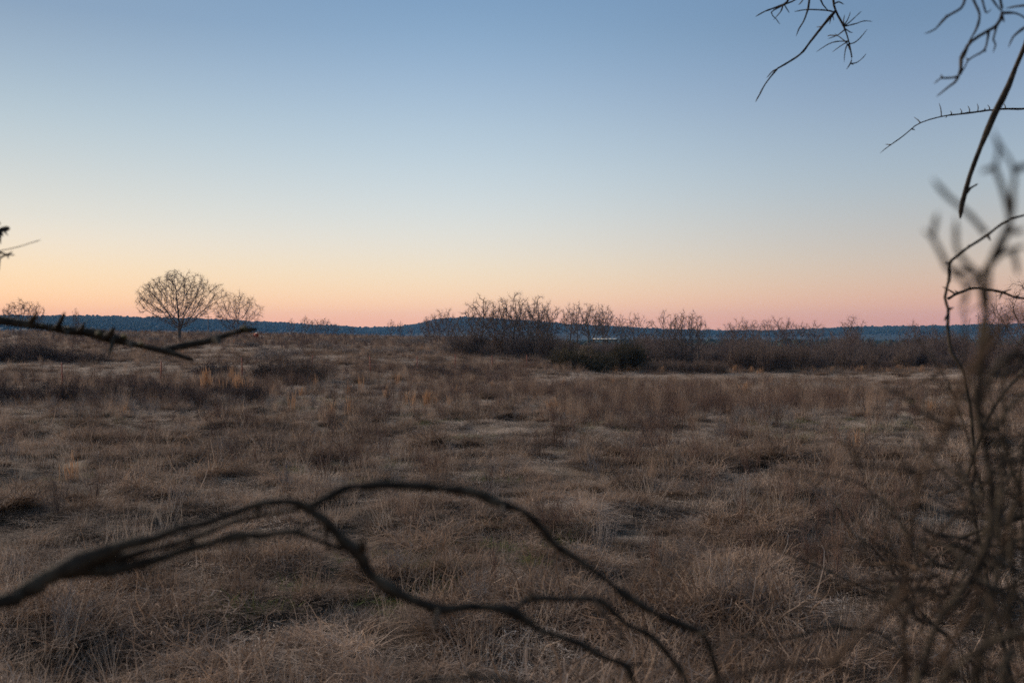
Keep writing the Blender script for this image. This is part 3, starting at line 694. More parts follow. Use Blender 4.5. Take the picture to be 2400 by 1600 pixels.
for px, d, top, k, wide, lb in [(1712, 195, 759, 1, 1.0, 'low rounded bare tree joined to the taller one over the thicket'), (1740, 190, 746, 1, .95, 'twin-crowned bare tree over the thickest dark shrubs'), (1766, 196, 758, 0, .9, None), (1812, 185, 744, 1, 1.0, 'dense bare tree rising behind the dark shrubs'), (1846, 188, 750, 0, 1.0, None),
                                (1880, 192, 757, 1, .9, None), (1912, 190, 756, 0, .9, None), (1996, 170, 744, 2, 1.15, 'round-topped bare tree standing clear above the end of the thicket'), (2140, 150, 757, 0, 1.0, None), (2186, 150, 763, 1, .9, None)]:
    put('bare_tree', px, d, top, fine[k], 5.0, wide, None, lb or 'small bare tree showing over the top of the thicket', 'tree', G_THK)
big = tree_meshes('big', 77, M_bark, M_redtwig, H=9, Wd=8.0, prof=BROOM, trunk=.12, n_attr=900, step=.04, kill=1.7, infl=8, shell=.25, r_tip=.011, r_pow=2.3, wig=.10, lobes=.15, twigs=5, tlen=.09, up=.05, trunk_r=.15)
for px, d, top, wide, lb in [(2415, 60, 655, .9, 'tall dense bare tree at the end of the tree line beside the bramble tangle'), (2335, 74, 712, .8, 'lower dense bare tree tucked behind the bramble tangle'), (2470, 66, 690, .9, 'dense bare tree half hidden behind the tall one by the bramble tangle')]:
    put('bare_tree', px, d, top, big, 9, wide, None, lb, 'tree', G_THK)

G_SAP = 'bare saplings on the slope'
for px, d, top, k, wide, lb in [(48, 225, 702, 1, 1.2, 'wide many-stemmed sapling on the crest beyond the lichen-covered branch'), (88, 228, 712, 0, .8, None), (20, 228, 714, 2, .8, None), (178, 200, 724, 2, .5, 'spindly sapling between the lichen branch spurs and the lone tree'),
                                (683, 235, 748, 2, .8, None), (716, 230, 742, 0, .8, None), (738, 232, 748, 1, 1.0, None), (762, 230, 746, 1, 1.0, 'thick clump of saplings on the crest beside a dip in the ridge'), (785, 228, 757, 1, .8, None),
                                (917, 215, 750, 2, .8, 'pale-trunked sapling alone on the crest'), (938, 212, 755, 0, .7, None), (962, 214, 766, 0, .8, None), (1012, 160, 738, 1, .9, None), (1030, 158, 728, 2, .9, None), (1052, 155, 726, 2, .7, None), (1000, 180, 752, 0, .9, None), (825, 225, 765, 1, .7, None)]:
    put('bare_sapling', px, d, top, fine[k], 5.0, wide, None, lb or 'small bare sapling standing on the crest', 'sapling', G_SAP)
for px, py, top, k, lb in [(668, 838, 797, 2, 'thin forked sapling beside the dark thorn scrub'), (708, 838, 778, 0, 'straight dark sapling rising behind the dark thorn scrub'), (640, 832, 800, 1, 'low twiggy sapling at the edge of the grey scrub'), (182, 818, 752, 2, 'slim leafless sapling growing out of the bramble patch by the fence'), (1215, 838, 790, 1, 'young sapling at the foot of the dense grove')]:
    b = on_ground(px, py, 40)
    put('bare_sapling', px, b[1], top, fine[k], 5.0, .75, None, lb, 'sapling', G_SAP)

# ------------------------------------------------------------------ shrubs
SC = ('stem', 'crown')
def shrub_meshes(seed, mt, mt2=None, **kw):
    tb, cb = make_shrub(seed, **kw); return tb.mesh('stem', mt2 or mt), cb.mesh('crown', mt, False)
bramble = [shrub_meshes(700 + i, M_bram, H=1.3, Wd=2.8, stems=56, l2=8, l3=6, twig=.0062, lean=.8, r0=.009, droop=.05, wig=.2) for i in range(3)]
scrub = [shrub_meshes(710 + i, M_twig, M_bark, H=3.4, Wd=3.6, stems=22, l2=7, l3=6, l4=4, twig=.0062, lean=.4, r0=.022, wig=.15) for i in range(4)]
redscrub = [shrub_meshes(720 + i, M_redtwig, M_twig, H=3.2, Wd=3.8, stems=24, l2=7, l3=6, l4=4, twig=.0058, lean=.45, r0=.016, wig=.14) for i in range(2)]
olive = [shrub_meshes(730 + i, M_olive, M_dark, H=3.0, Wd=4.6, stems=60, l2=9, l3=8, l4=4, twig=.008, lean=.75, r0=.016, wig=.15, droop=.01) for i in range(2)]
darksh = [shrub_meshes(740 + i, M_dark, H=2.6, Wd=3.6, stems=40, l2=8, l3=6, l4=3, twig=.007, lean=.6, r0=.016, wig=.17) for i in range(2)]
greysh = [shrub_meshes(750 + i, M_grey, M_dark, H=1.2, Wd=2.2, stems=40, l2=7, l3=6, twig=.005, lean=.6, r0=.008, wig=.17) for i in range(2)]

def put_shrub(px, d, top, proto, hp, wp, width_px, label, group, name='bare_shrub', cat='shrub'):
    b = at_depth(px, d); H = max(.35, EYE + (HORIZON - top) / FPX * d - b[2]); wd = width_px / FPX * d
    return plant(name, proto, SC, b, RNG.uniform(0, 6.28), (wd / wp, wd / wp, H / hp), label, cat, group)

GB = 'brambles in front of the fence'
for i in range(22):
    px = -10 + i * 29 + RNG.uniform(-12, 12)
    b = on_ground(px, 938 + 12 * math.sin(i * 1.3) + RNG.uniform(-8, 8), 20)
    put_shrub(px, b[1], 893 + RNG.uniform(-8, 16), bramble[i % 3], 1.3, 2.8, RNG.uniform(70, 110), 'dark brown bramble in the long row before the red-post fence', GB, 'bramble', 'bramble')
for px, py, top, w, lb in [(70, 845, 782, 130, 'tall tangled bramble at the far side of the fence, under the lichen branch'), (30, 850, 806, 120, None), (130, 850, 812, 110, None), (185, 852, 815, 110, None), (225, 850, 822, 80, None), (-20, 850, 800, 120, None), (100, 848, 806, 100, None)]:
    b = on_ground(px, py, 40); put_shrub(px, b[1], top, darksh[0] if lb else bramble[int(px) % 3], 2.6 if lb else 1.3, 3.6 if lb else 2.8, w, lb or 'dark bramble in the patch behind the fence', 'brambles behind the fence', 'bramble', 'bramble')
for px, py, top, w, lb, pr in [(500, 878, 846, 110, None, 1), (480, 882, 852, 80, None, 0), (530, 880, 856, 90, None, 2), (640, 892, 838, 110, 'dense dark thorn scrub standing over the fence line', 3), (690, 896, 832, 130, 'largest dark thorn scrub mass beside the fence', 3), (745, 896, 838, 100, None, 3), (610, 890, 850, 90, None, 2), (720, 890, 846, 120, None, 1),
                               (1010, 884, 850, 90, None, 3), (1035, 888, 856, 70, None, 0), (985, 872, 848, 90, None, 1), (1090, 880, 852, 90, None, 2)]:
    b = on_ground(px, py, 30)
    if pr == 3: put_shrub(px, b[1], top, darksh[int(px) % 2], 2.6, 3.6, w, lb or 'dark thorn scrub beside the red-post fence', 'thorn scrub along the fence', 'thorn_scrub', 'shrub')
    else: put_shrub(px, b[1], top, bramble[pr], 1.3, 2.8, w, lb or 'low dark bramble beside the red-post fence', 'thorn scrub along the fence', 'bramble', 'bramble')
for px, py, top, w in [(625, 838, 812, 70), (655, 842, 815, 60), (615, 846, 822, 60), (690, 836, 818, 70), (760, 820, 798, 70), (590, 815, 800, 60), (675, 800, 788, 40), (850, 805, 790, 70), (885, 800, 786, 50), (790, 800, 790, 80), (955, 810, 788, 70), (985, 806, 786, 60), (1010, 800, 780, 60),
                       (320, 800, 778, 60), (360, 805, 786, 60), (470, 790, 775, 70), (500, 795, 779, 60), (280, 790, 776, 50), (240, 800, 784, 60), (930, 830, 812, 90), (880, 832, 816, 80), (820, 830, 815, 90), (1000, 835, 818, 80), (400, 822, 808, 60), (560, 812, 800, 60), (45, 785, 772, 70), (140, 790, 778, 60)]:
    b = on_ground(px, py, 40)
    put_shrub(px, b[1], top, greysh[int(px) % 2], 1.2, 2.2, w, 'low grey-brown brush clump on the rising field', 'brush clumps on the slope', 'brush_clump', 'shrub')
# undergrowth of the grove
for i in range(24):
    px = 1050 + i * 10 + RNG.uniform(-10, 10); d = RNG.uniform(112, 124)
    put_shrub(px, d, RNG.uniform(766, 812) - 14 * math.exp(-((px - 1085) / 16) ** 2), (scrub + darksh)[i % 6], 3.4 if i % 6 < 4 else 2.6, 3.6, RNG.uniform(55, 85), 'dark bushy undergrowth filling the dense grove', 'undergrowth of the grove', 'undergrowth_shrub')
for i in range(10):
    px = 1290 + RNG.uniform(-20, 60); d = RNG.uniform(125, 150)
    put_shrub(px, d, RNG.uniform(772, 805), scrub[i % 4], 3.4, 3.6, RNG.uniform(45, 70), 'grey-brown scrub between the grove and the olive bush', 'scrub beside the grove', 'bare_shrub')
for i in range(9):
    put_shrub(1380 + i * 10, RNG.uniform(148, 160), RNG.uniform(797.5, 802), scrub[i % 4], 3.4, 3.6, RNG.uniform(40, 60), 'grey-brown scrub hiding the walls of the pale-roofed shed', 'scrub before the shed', 'bare_shrub')
# olive bushes
for px, d, top, w, lb in [(1345, 96, 803, 115, 'largest olive-green bush, rounded and fuzzy, in front of the shed roof'), (1318, 97, 820, 70, 'low olive bush spreading from the largest one towards the grove'), (1410, 98, 822, 100, 'low olive bush joining the two taller ones'), (1475, 104, 790, 78, 'upright dark olive bush next to the thicket'),
                          (1450, 102, 806, 60, 'rounded olive bush under the shed roof'), (1380, 95, 838, 120, 'sprawling olive bush lowest along the pale track'), (1500, 106, 812, 60, 'small olive bush against the thicket edge')]:
    put_shrub(px, d, top, olive[int(px) % 2], 3.0, 4.6, w, lb, 'olive bushes by the track', 'olive_bush', 'bush')
for i in range(9):
    put_shrub(1528 + i * 20 + RNG.uniform(-6, 6), 100 + RNG.uniform(-2, 3), 843 + RNG.uniform(-3, 4), darksh[i % 2], 2.6, 3.6, RNG.uniform(44, 60), 'clipped-looking dark shrub of the low hedge by the track', 'low dark hedge shrubs', 'hedge_shrub')
# the thicket
for i in range(16):
    px = 1715 + i * 11 + RNG.uniform(-8, 8)
    put_shrub(px, RNG.uniform(104, 112), RNG.uniform(798, 822), darksh[i % 2], 2.6, 3.6, RNG.uniform(46, 70), 'very dark dense shrub at the front of the thicket', 'dark shrubs of the thicket', 'bare_shrub')
for i in range(150):
    px = 1440 + (2330 - 1440) * ((i * .618) % 1) ; d = RNG.uniform(114, 160)
    base = 782 + 8 * math.sin(px / 90) + 10 * math.sin(px / 37 + 1) + (16 if px > 2010 and px < 2110 else 0) + (8 if px < 1520 else 0) + (9 if 1530 < px < 1710 else 0) + 10 * (vnoise(px / 26, 3.3, 5) - .5)
    k = i % 6
    put_shrub(px, d, base + (160 - d) * .35 + RNG.uniform(-6, 18), (scrub + redscrub)[k], 3.4 if k < 4 else 3.2, 3.6 if k < 4 else 3.8, RNG.uniform(50, 85), ('grey-brown twiggy shrub in the thicket beyond the track' if k < 4 else 'reddish twiggy shrub in the thicket beyond the track'), 'shrubs of the long thicket', 'bare_shrub')
for i in range(26):
    px = 1880 + i * 18 + RNG.uniform(-8, 8)
    put_shrub(px, RNG.uniform(106, 116), RNG.uniform(815, 836), (darksh + scrub)[i % 4], 2.6 if i % 4 < 2 else 3.4, 3.6, RNG.uniform(40, 60), 'low dark shrub along the foot of the thicket', 'shrubs at the foot of the thicket', 'bare_shrub')
for i in range(14):
    px = 2290 + i * 16 + RNG.uniform(-8, 8)
    put_shrub(px, RNG.uniform(68, 84), RNG.uniform(770, 815), (redscrub + scrub)[i % 6], 3.2, 3.7, RNG.uniform(70, 110), 'dense brown shrub below the tall tree beside the bramble tangle', 'shrubs below the end trees', 'bare_shrub')

# ------------------------------------------------------------------ single plants in the field
def sedge(seed, stems, H):
    q = np.random.default_rng(seed)
    st = np.concatenate([q.normal(0, .10, (stems, 2)), np.full((stems, 1), -.03)], 1)
    d = np.concatenate([q.normal(0, .10, (stems, 2)) + q.normal(0, .06, 2), np.ones((stems, 1))], 1)
    ln = q.uniform(.55, 1.05, stems) * H
    Pt = grow(st, d, ln, 6, q, .03, -.012)
    Wd = q.uniform(.012, .022, stems)[:, None] * np.array([.6, .9, 1.1, 1.3, 1.2, .4])[None]
    b = Buf(); b.add(*ribbons(Pt, Wd, q, q.uniform(0, 1, stems)))
    low = tuft(seed + 5, 120, .14, .2, .5, .4, .12, .005, 5, .1, .08, M_grass, 'base_tuft')
    return b.mesh('stalk', M_sedge, False), low
sedges = [sedge(800 + i, n, 1.0) for i, n in enumerate((26, 44, 16, 64))]
SP = [(488, 928, 868, 3), (476, 926, 882, 2), (565, 931, 885, 3), (541, 900, 862, 1), (583, 928, 890, 1), (555, 926, 875, 1), (998, 954, 918, 3), (1008, 956, 925, 1), (952, 949, 925, 0), (932, 903, 878, 1), (845, 920, 880, 2), (817, 928, 893, 0), (778, 979, 944, 0), (818, 974, 935, 0),
      (685, 969, 915, 2), (707, 930, 910, 1), (970, 956, 920, 0), (1053, 954, 930, 2), (1067, 928, 900, 2), (1020, 956, 922, 0), (1006, 829, 815, 1), (988, 821, 812, 1), (865, 829, 818, 1), (837, 829, 815, 0), (1745, 930, 898, 3), (1733, 925, 908, 0), (1807, 902, 880, 2), (1983, 931, 912, 2), (1566, 873, 855, 3),
      (1775, 878, 865, 0), (1438, 903, 888, 1), (1291, 966, 948, 1), (1303, 964, 942, 0), (2182, 970, 945, 1), (1320, 905, 890, 0), (430, 832, 820, 3), (548, 808, 795, 3), (575, 812, 798, 1), (340, 830, 815, 1), (612, 808, 796, 1), (1150, 915, 900, 3), (740, 905, 880, 0), (905, 935, 905, 0), (1110, 900, 880, 2), (640, 935, 905, 0),
      (2010, 1055, 1025, 0), (165, 1130, 1095, 0), (290, 975, 945, 2), (520, 935, 880, 2), (605, 800, 789, 0)]
lab = {0: 'small orange-brown broomsedge tuft standing in the dead grass', 1: 'orange-brown broomsedge clump standing above the dead grass', 2: 'thin wisp of tall orange broomsedge in the dead grass', 3: 'thick bright orange broomsedge clump in the dead grass'}
for px, py, top, k in SP:
    b = on_ground(px, py, 8); H = max(.6, min(1.6, (py - top) / FPX * b[1] * 1.2))
    o = plant('broomsedge', sedges[k], ('stalk', 'base_tuft'), b, RNG.uniform(0, 6.28), (max(.7, H * .8), max(.7, H * .8), H), lab[k], 'grass clump', 'broomsedge clumps in the field')
for i in range(70):
    px = 1440 + i * 10.5 + RNG.uniform(-6, 6); b = on_ground(px, 868 + RNG.uniform(-3, 9), 40); H = RNG.uniform(.5, 1.0)
    plant('broomsedge', sedges[i % 4], ('stalk', 'base_tuft'), b, RNG.uniform(0, 6.28), (1, 1, H), 'orange-tinged broomsedge along the far edge of the pale track', 'grass clump', 'broomsedge along the track edge')

def weed_plant(seed, H, Wd, stems, mt, heads=0, **kw):
    tb, cb = make_shrub(seed, H, Wd, stems=stems, l2=5, l3=4, twig=.0022, r0=.006, lean=.5, wig=.12, **kw)
    return tb.mesh('stem', mt), cb.mesh('crown', mt, False)
wp = [weed_plant(850, .8, .7, 12, M_weed), weed_plant(851, .8, .9, 16, M_dark), weed_plant(852, .8, .4, 7, M_weed), weed_plant(853, .8, 1.0, 22, M_weed)]
WR = np.random.default_rng(23)
for px, py, top, k, lb in [(633, 1075, 985, 1, 'twiggy dark dead weed bush standing alone in matted grass'), (135, 1215, 1110, 1, 'forked reddish dead weed bush in the matted grass near bramble row'), (895, 1040, 985, 0, None), (1240, 1055, 1000, 0, None), (1345, 1030, 980, 2, 'dead weed with dark clustered seed heads'), (1150, 1160, 1085, 2, None), (1300, 1260, 1165, 3, 'broad bushy dead weed behind the long arched branch'),
                           (1715, 1040, 985, 3, None), (1690, 1020, 970, 1, None), (1740, 1240, 1140, 2, None), (1530, 1000, 955, 3, None), (1560, 1010, 965, 0, None), (700, 1085, 1040, 2, None), (845, 1050, 1000, 2, None), (1760, 1320, 1220, 2, None), (1900, 1345, 1225, 3, 'dark leaning clump of dead weeds among the pale grass tangles'), (1960, 1370, 1240, 2, None), (2130, 1330, 1240, 1, None),
                           (1990, 1060, 1000, 2, None), (1880, 960, 915, 1, None), (1950, 940, 898, 0, None), (1810, 945, 900, 0, None), (1530, 1360, 1250, 2, None), (1160, 1365, 1265, 2, None), (420, 1010, 970, 0, None), (1640, 950, 905, 1, None), (2060, 990, 940, 1, None), (260, 1050, 1010, 0, None), (960, 1240, 1150, 0, None), (1655, 1150, 1085, 0, None)] + [(int(WR.uniform(250, 2080)), int(q_), int(q_ - WR.uniform(28, 52) * (q_ - 780) / 170), int(WR.integers(0, 4)), None) for q_ in WR.uniform(915, 1130, 60)]:
    b = on_ground(px, py, 6.5); H = (py - top) / FPX * b[1]
    plant('dead_weed', wp[k], SC, b, RNG.uniform(0, 6.28), (H / .8 * 1.05, H / .8 * 1.05, H / .8), lb or 'leafless brown weed stalks standing in the matted grass', 'weed', 'single dead weeds in the field')

for px, py, w, hgt, lb in [(1005, 1300, 330, .62, 'largest pale grass tussock, inside the curve of the arched branch'), (1640, 1440, 260, .55, 'wide pale tussock with long leaves beside the far end of the arched branch'), (1790, 1400, 240, .6, 'tall ragged tussock among leaning weed stalks'), (640, 1130, 170, .4, 'rounded low tussock in front of the twiggy weed bush'), (300, 1155, 120, .4, None), (570, 1185, 150, .35, None),
                        (1960, 1150, 190, .45, None), (1700, 1235, 160, .4, None), (950, 1215, 90, .5, None), (380, 1420, 150, .35, None), (1440, 1180, 170, .38, None), (1850, 1215, 150, .4, None), (740, 1520, 220, .4, None), (1480, 1085, 120, .35, None), (860, 1095, 130, .4, None), (1230, 1110, 110, .35, None), (1130, 1330, 150, .3, None), (1560, 1300, 150, .35, None), (240, 1500, 200, .35, None), (100, 1290, 140, .35, None)]:
    b = on_ground(px, py, 6.5); wd = w / FPX * b[1]
    plant('grass_tussock', (tus[int(px) % 6],), ('leaf_tuft',), b, RNG.uniform(0, 6.28), (wd / .95, wd / .95, hgt / .42), lb or 'pale mounded grass tussock rising from the matted turf', 'grass clump', 'large tussocks in the near field')

# ------------------------------------------------------------------ fence of steel posts and wires
fence = bpy.data.objects.new('wire_fence', None); COL.objects.link(fence); tag(fence, 'wire fence on red steel posts running across the field', 'fence')
fx = [(-230, 43), (-60, 49), (146, 55), (376, 60.5), (568, 65.5), (731, 70.5), (868, 75), (978, 80), (1067, 84.5), (1153, 89), (1234, 93), (1311, 98), (1385, 103), (1460, 107), (1520, 110)]
FPTS = []
pb = Buf()
def box(b, lo, hi):
    lo, hi = np.array(lo, float), np.array(hi, float)
    V = np.array([[(lo, hi)[i][0], (lo, hi)[j][1], (lo, hi)[k][2]] for i in (0, 1) for j in (0, 1) for k in (0, 1)])
    b.add(V, np.array([[0, 1, 3, 2], [4, 6, 7, 5], [0, 4, 5, 1], [2, 3, 7, 6], [0, 2, 6, 4], [1, 5, 7, 3]]))
box(pb, (-.028, -.006, -.4), (.028, .002, 1.38)); box(pb, (-.007, .002, -.398), (.007, .046, 1.378))
for k in range(9): box(pb, (-.009, -.014, .25 + k * .12), (.009, -.006, .28 + k * .12))
post = pb.mesh('post', M_post, False)
for i, (px, d) in enumerate(fx):
    b = at_depth(px, d); o = obj('post', post, fence, b, (RNG.normal(0, .025), RNG.normal(0, .03), -.55)); FPTS.append(b)
FPTS = np.array(FPTS)
for hgt in (.35, .62, .88, 1.1, 1.3):
    pts = []
    for a, b in zip(FPTS[:-1], FPTS[1:]):
        for t in np.linspace(0, 1, 7)[:-1]: pts.append(a * (1 - t) + b * t + np.array([0, -.012, hgt - .05 * 4 * t * (1 - t)]))
    pts = np.array(pts)[None]; w = Buf(); w.add(*tubes(pts, np.full(pts.shape[:2], .0035), 4)); obj('wire', w.mesh('wire', M_wire), fence)

# ------------------------------------------------------------------ shed, pole, cow
d = 168.; b = at_depth(1418, d); zt = EYE + (HORIZON - 792.5) / FPX * d; wd = 55 / FPX * d
shed = bpy.data.objects.new('field_shed', None); COL.objects.link(shed); shed.location = (b[0], d, b[2]); tag(shed, 'low field shelter with a pale metal roof behind the olive bushes', 'shed')
H = zt - b[2]
for sxn in (-1, 0, 1):
    for yy, hh in ((-1.3, H - .21), (1.3, H - .1)):
        q = Buf(); box(q, (-.06, -.06, -.3), (.06, .06, hh)); obj('post', q.mesh('post', M_wood, False), shed, (sxn * (wd / 2 - .15), yy, 0))
for k in range(6):          # roof sheets, each with raised seams
    q = Buf(); x0 = -wd / 2 + k * wd / 6
    V = np.array([[x0, -1.55, H - .16], [x0 + wd / 6 - .004, -1.55, H - .16], [x0 + wd / 6 - .004, 1.55, H], [x0, 1.55, H]])
    V = np.concatenate([V, V - [0, 0, .03]]); q.add(V, np.array([[0, 1, 2, 3], [7, 6, 5, 4], [0, 4, 5, 1], [1, 5, 6, 2], [2, 6, 7, 3], [3, 7, 4, 0]]))
    obj('roof_sheet', q.mesh('roof_sheet', M_metal, False), shed)
for k in range(5):
    q = Buf(); box(q, (-wd / 2 + .1, 1.24, .1 + k * .3), (wd / 2 - .1, 1.275, .38 + k * .3)); obj('board', q.mesh('board', M_wood, False), shed)
q = Buf(); box(q, (-wd / 2, -1.5, H - .32), (wd / 2, -1.44, H - .195)); obj('fascia', q.mesh('fascia', M_wood, False), shed)

d = 262.; b = at_depth(488, d); zt = EYE + (HORIZON - 739) / FPX * d
pole = bpy.data.objects.new('utility_pole', None); COL.objects.link(pole); pole.location = [float(v) for v in b]; tag(pole, 'thin pale utility pole beyond the crest between the two trees', 'pole')
q = Buf(); q.add(*tubes(np.array([[[0, 0, -.5], [0, 0, (zt - b[2]) / 2], [0, 0, zt - b[2]]]]), np.array([[.15, .13, .10]]), 8)); obj('mast', q.mesh('mast', M_pale), pole)
q = Buf(); box(q, (-.9, -.06, zt - b[2] - .55), (.9, -.0, zt - b[2] - .43)); obj('crossarm', q.mesh('crossarm', M_wood, False), pole)
for sgn in (-1, 1):
    q = Buf(); q.add(*tubes(np.array([[[sgn * .8, -.03, zt - b[2] - .43], [sgn * .8, -.03, zt - b[2] - .25]]]), np.array([[.05, .035]]), 6)); obj('insulator', q.mesh('insulator', M_pale), pole)

def cow():
    b = on_ground(600, 797, 100)
    root = bpy.data.objects.new('cow', None); COL.objects.link(root); root.location = [float(v) for v in b]; root.rotation_euler = (0, 0, .5); root.scale = (.95,) * 3
    J = {'p': (0, -.75, 1.12, .30), 'b': (0, -.2, 1.06, .36), 'c': (0, .45, 1.05, .36), 's': (0, .75, 1.12, .28), 'n': (0, 1.05, 1.22, .17), 'h': (0, 1.32, 1.18, .13), 'm': (0, 1.62, .98, .085),
         't': (0, -1.0, 1.15, .05), 't2': (0, -1.06, .6, .03), 'e1': (.2, 1.28, 1.27, .03), 'e2': (-.2, 1.28, 1.27, .03)}
    E_ = [('p', 'b'), ('b', 'c'), ('c', 's'), ('s', 'n'), ('n', 'h'), ('h', 'm'), ('p', 't'), ('t', 't2'), ('h', 'e1'), ('h', 'e2')]
    for k, sg in enumerate((-1, 1)):
        J[f'hk{k}'] = (sg * .22, -.68, .78, .15); J[f'hh{k}'] = (sg * .22, -.86, .45, .075); J[f'hf{k}'] = (sg * .22, -.8, .0, .06)
        J[f'fk{k}'] = (sg * .2, .6, .72, .12); J[f'fw{k}'] = (sg * .2, .62, .38, .07); J[f'ff{k}'] = (sg * .2, .6, .0, .055)
        E_ += [('p', f'hk{k}'), (f'hk{k}', f'hh{k}'), (f'hh{k}', f'hf{k}'), ('s', f'fk{k}'), (f'fk{k}', f'fw{k}'), (f'fw{k}', f'ff{k}')]
    ks = list(J); me = bpy.data.meshes.new('body'); me.from_pydata([J[k][:3] for k in ks], [(ks.index(a), ks.index(c)) for a, c in E_], [])
    o = obj('body', me, root); md = o.modifiers.new('skin', 'SKIN'); o.modifiers.new('sub', 'SUBSURF').render_levels = 1
    for k, v in zip(ks, me.skin_vertices[0].data if me.skin_vertices else []): v.radius = (J[k][3],) * 2; v.use_root = k == 'b'
    if not me.skin_vertices:
        pass
    me.materials.append(M_cow)
    q = Buf(); q.add(*tubes(np.array([[[0, -.95, 1.36], [0, -.4, 1.39], [0, .3, 1.38], [0, .75, 1.36]]]), np.array([[.02, .06, .06, .02]]), 8)); obj('white_back_stripe', q.mesh('white_back_stripe', M_white), root)
    tag(root, 'red-brown cow with a white back grazing on the crest', 'cow')
    return o
cow_o = cow()

# ------------------------------------------------------------------ branches close to the camera
def smooth_line(pts, step):
    pts = np.asarray(pts, float); q = np.concatenate([[2 * pts[0] - pts[1]], pts, [2 * pts[-1] - pts[-2]]])
    out = []
    for i in range(1, len(q) - 2):
        n = max(2, int(np.linalg.norm(q[i + 1][:3] - q[i][:3]) / step)); t = np.linspace(0, 1, n, endpoint=False)[:, None]
        out.append(.5 * (2 * q[i] + (q[i + 1] - q[i - 1]) * t + (2 * q[i - 1] - 5 * q[i] + 4 * q[i + 1] - q[i + 2]) * t ** 2 + (3 * q[i] - q[i - 1] - 3 * q[i + 1] + q[i + 2]) * t ** 3))
    out.append(q[-2][None]); return np.concatenate(out)

def limb(parent, name, pts, r, mt, knots=.10, wob=.002, step=None, rough=.12):
    """pts in metres; r: radii in metres at the ends"""
    pts = np.asarray(pts, float); step = step or max(.012, np.linalg.norm(pts[-1] - pts[0]) / 60)
    ln = smooth_line(pts, step); n = len(ln)
    s = np.concatenate([[0], np.cumsum(np.linalg.norm(np.diff(ln, axis=0), axis=1))])
    rr = np.interp(s / s[-1], np.linspace(0, 1, len(r)), r)
    seed = int(abs(pts[0][0] * 977 + pts[-1][2] * 131 + len(pts)) * 10) % 9999
    rr = rr * (1 + knots * 2 * (vnoise(s / (rr.mean() * 5), s * 0, seed) - .5) + knots * 2.6 * np.clip(vnoise(s / (rr.mean() * 9), s * 0 + 9, seed) - .72, 0, 1) * 3)
    ln = ln + np.stack([vnoise(s / .05, s * 0 + k, seed + k) - .5 for k in range(3)], -1) * wob
    rr[-1] *= .35
    V_, F_, A_ = tubes(ln[None], rr[None], 10)
    V_ = V_.reshape(n, 10, 3); ax = ln[:, None, :]; sd_ = np.arange(10)[None] * 1.7
    lump = 1 + rough * 2 * (vnoise(np.repeat((s / (rr.mean() * 1.6))[:, None], 10, 1), np.repeat(sd_, n, 0), seed + 3) - .5)
    V_ = (ax + (V_ - ax) * lump[..., None]).reshape(-1, 3)
    b = Buf(); b.add(V_, F_, A_); return obj(name, b.mesh(name, mt), parent)

def line(d0, d1, *px):
    """pixels of one branch and the distances of its two ends"""
    n = len(px); return [P(x_, y_, d0 + (d1 - d0) * i / max(n - 1, 1)) for i, (x_, y_) in enumerate(px)]
def wpx(w, d): return w / 2 / FPX * d

# a lichen-grown tree standing just outside the frame on the glow side
lt = bpy.data.objects.new('lichen_tree', None); COL.objects.link(lt); tag(lt, 'dark lichen-grown tree reaching crooked bare branches in over the grass, towards the sunset glow', 'tree')
g0 = float(ground_z(-2.7, 3.1))
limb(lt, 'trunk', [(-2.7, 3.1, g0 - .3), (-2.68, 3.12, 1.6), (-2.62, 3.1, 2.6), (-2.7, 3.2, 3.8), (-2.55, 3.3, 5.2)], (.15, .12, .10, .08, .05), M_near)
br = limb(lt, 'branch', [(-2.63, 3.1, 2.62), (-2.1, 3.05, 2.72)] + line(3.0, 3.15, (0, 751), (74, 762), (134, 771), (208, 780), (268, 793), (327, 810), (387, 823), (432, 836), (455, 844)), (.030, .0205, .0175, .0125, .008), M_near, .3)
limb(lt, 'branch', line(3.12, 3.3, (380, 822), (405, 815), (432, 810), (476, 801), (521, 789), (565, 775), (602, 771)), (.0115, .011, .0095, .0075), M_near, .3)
for a, c in [((130, 770), (152, 731)), ((184, 776), (200, 755)), ((66, 760), (88, 728)), ((250, 790), (268, 764)), ((262, 792), (256, 831)), ((505, 795), (512, 806)), ((152, 772), (158, 786)), ((300, 803), (306, 814))]:
    limb(br, 'spur', line(3.02, 2.98, a, ((a[0] * .6 + c[0] * .4) + 3, a[1] * .6 + c[1] * .4), c), (.0095, .0070, .0035), M_near, .25)
for x_, y_, w in [(290, 789, 7), (572, 770, 6), (160, 769, 5), (330, 806, 5), (232, 782, 5), (100, 763, 5)]:
    limb(br, 'lichen_patch', line(3.0, 3.08, (x_ - w, y_ + 2), (x_, y_ - 1), (x_ + w, y_ + 3)), (.003, .008, .003), M_lichen, .5)
# small upper twigs
limb(lt, 'branch', [(-2.6, 3.3, 4.0), (-2.2, 3.4, 3.4)] + line(3.4, 3.5, (-40, 640), (0, 606), (18, 597), (30, 590)), (.012, .007, .0045, .003), M_near, .2)
limb(lt, 'branch', [(-2.6, 3.3, 3.9), (-2.2, 3.4, 3.3)] + line(3.4, 3.6, (-30, 590), (0, 588), (40, 580), (72, 570), (96, 562)), (.010, .004, .003, .0018, .0014), M_nearbrown, .15)
limb(lt, 'branch', [(-2.6, 3.3, 4.1), (-2.2, 3.4, 3.5)] + line(3.4, 3.45, (-30, 545), (0, 540), (12, 537), (23, 535)), (.012, .007, .009, .008), M_near, .35)
for a, c in [((8, 540), (20, 553)), ((2, 541), (9, 555)), ((18, 596), (36, 598)), ((18, 596), (20, 606)), ((0, 592), (18, 597)), ((0, 525), (-6, 512))]:
    limb(lt, 'twig', line(3.42, 3.4, a, c), (.004, .0016), M_near, .2, step=.01)
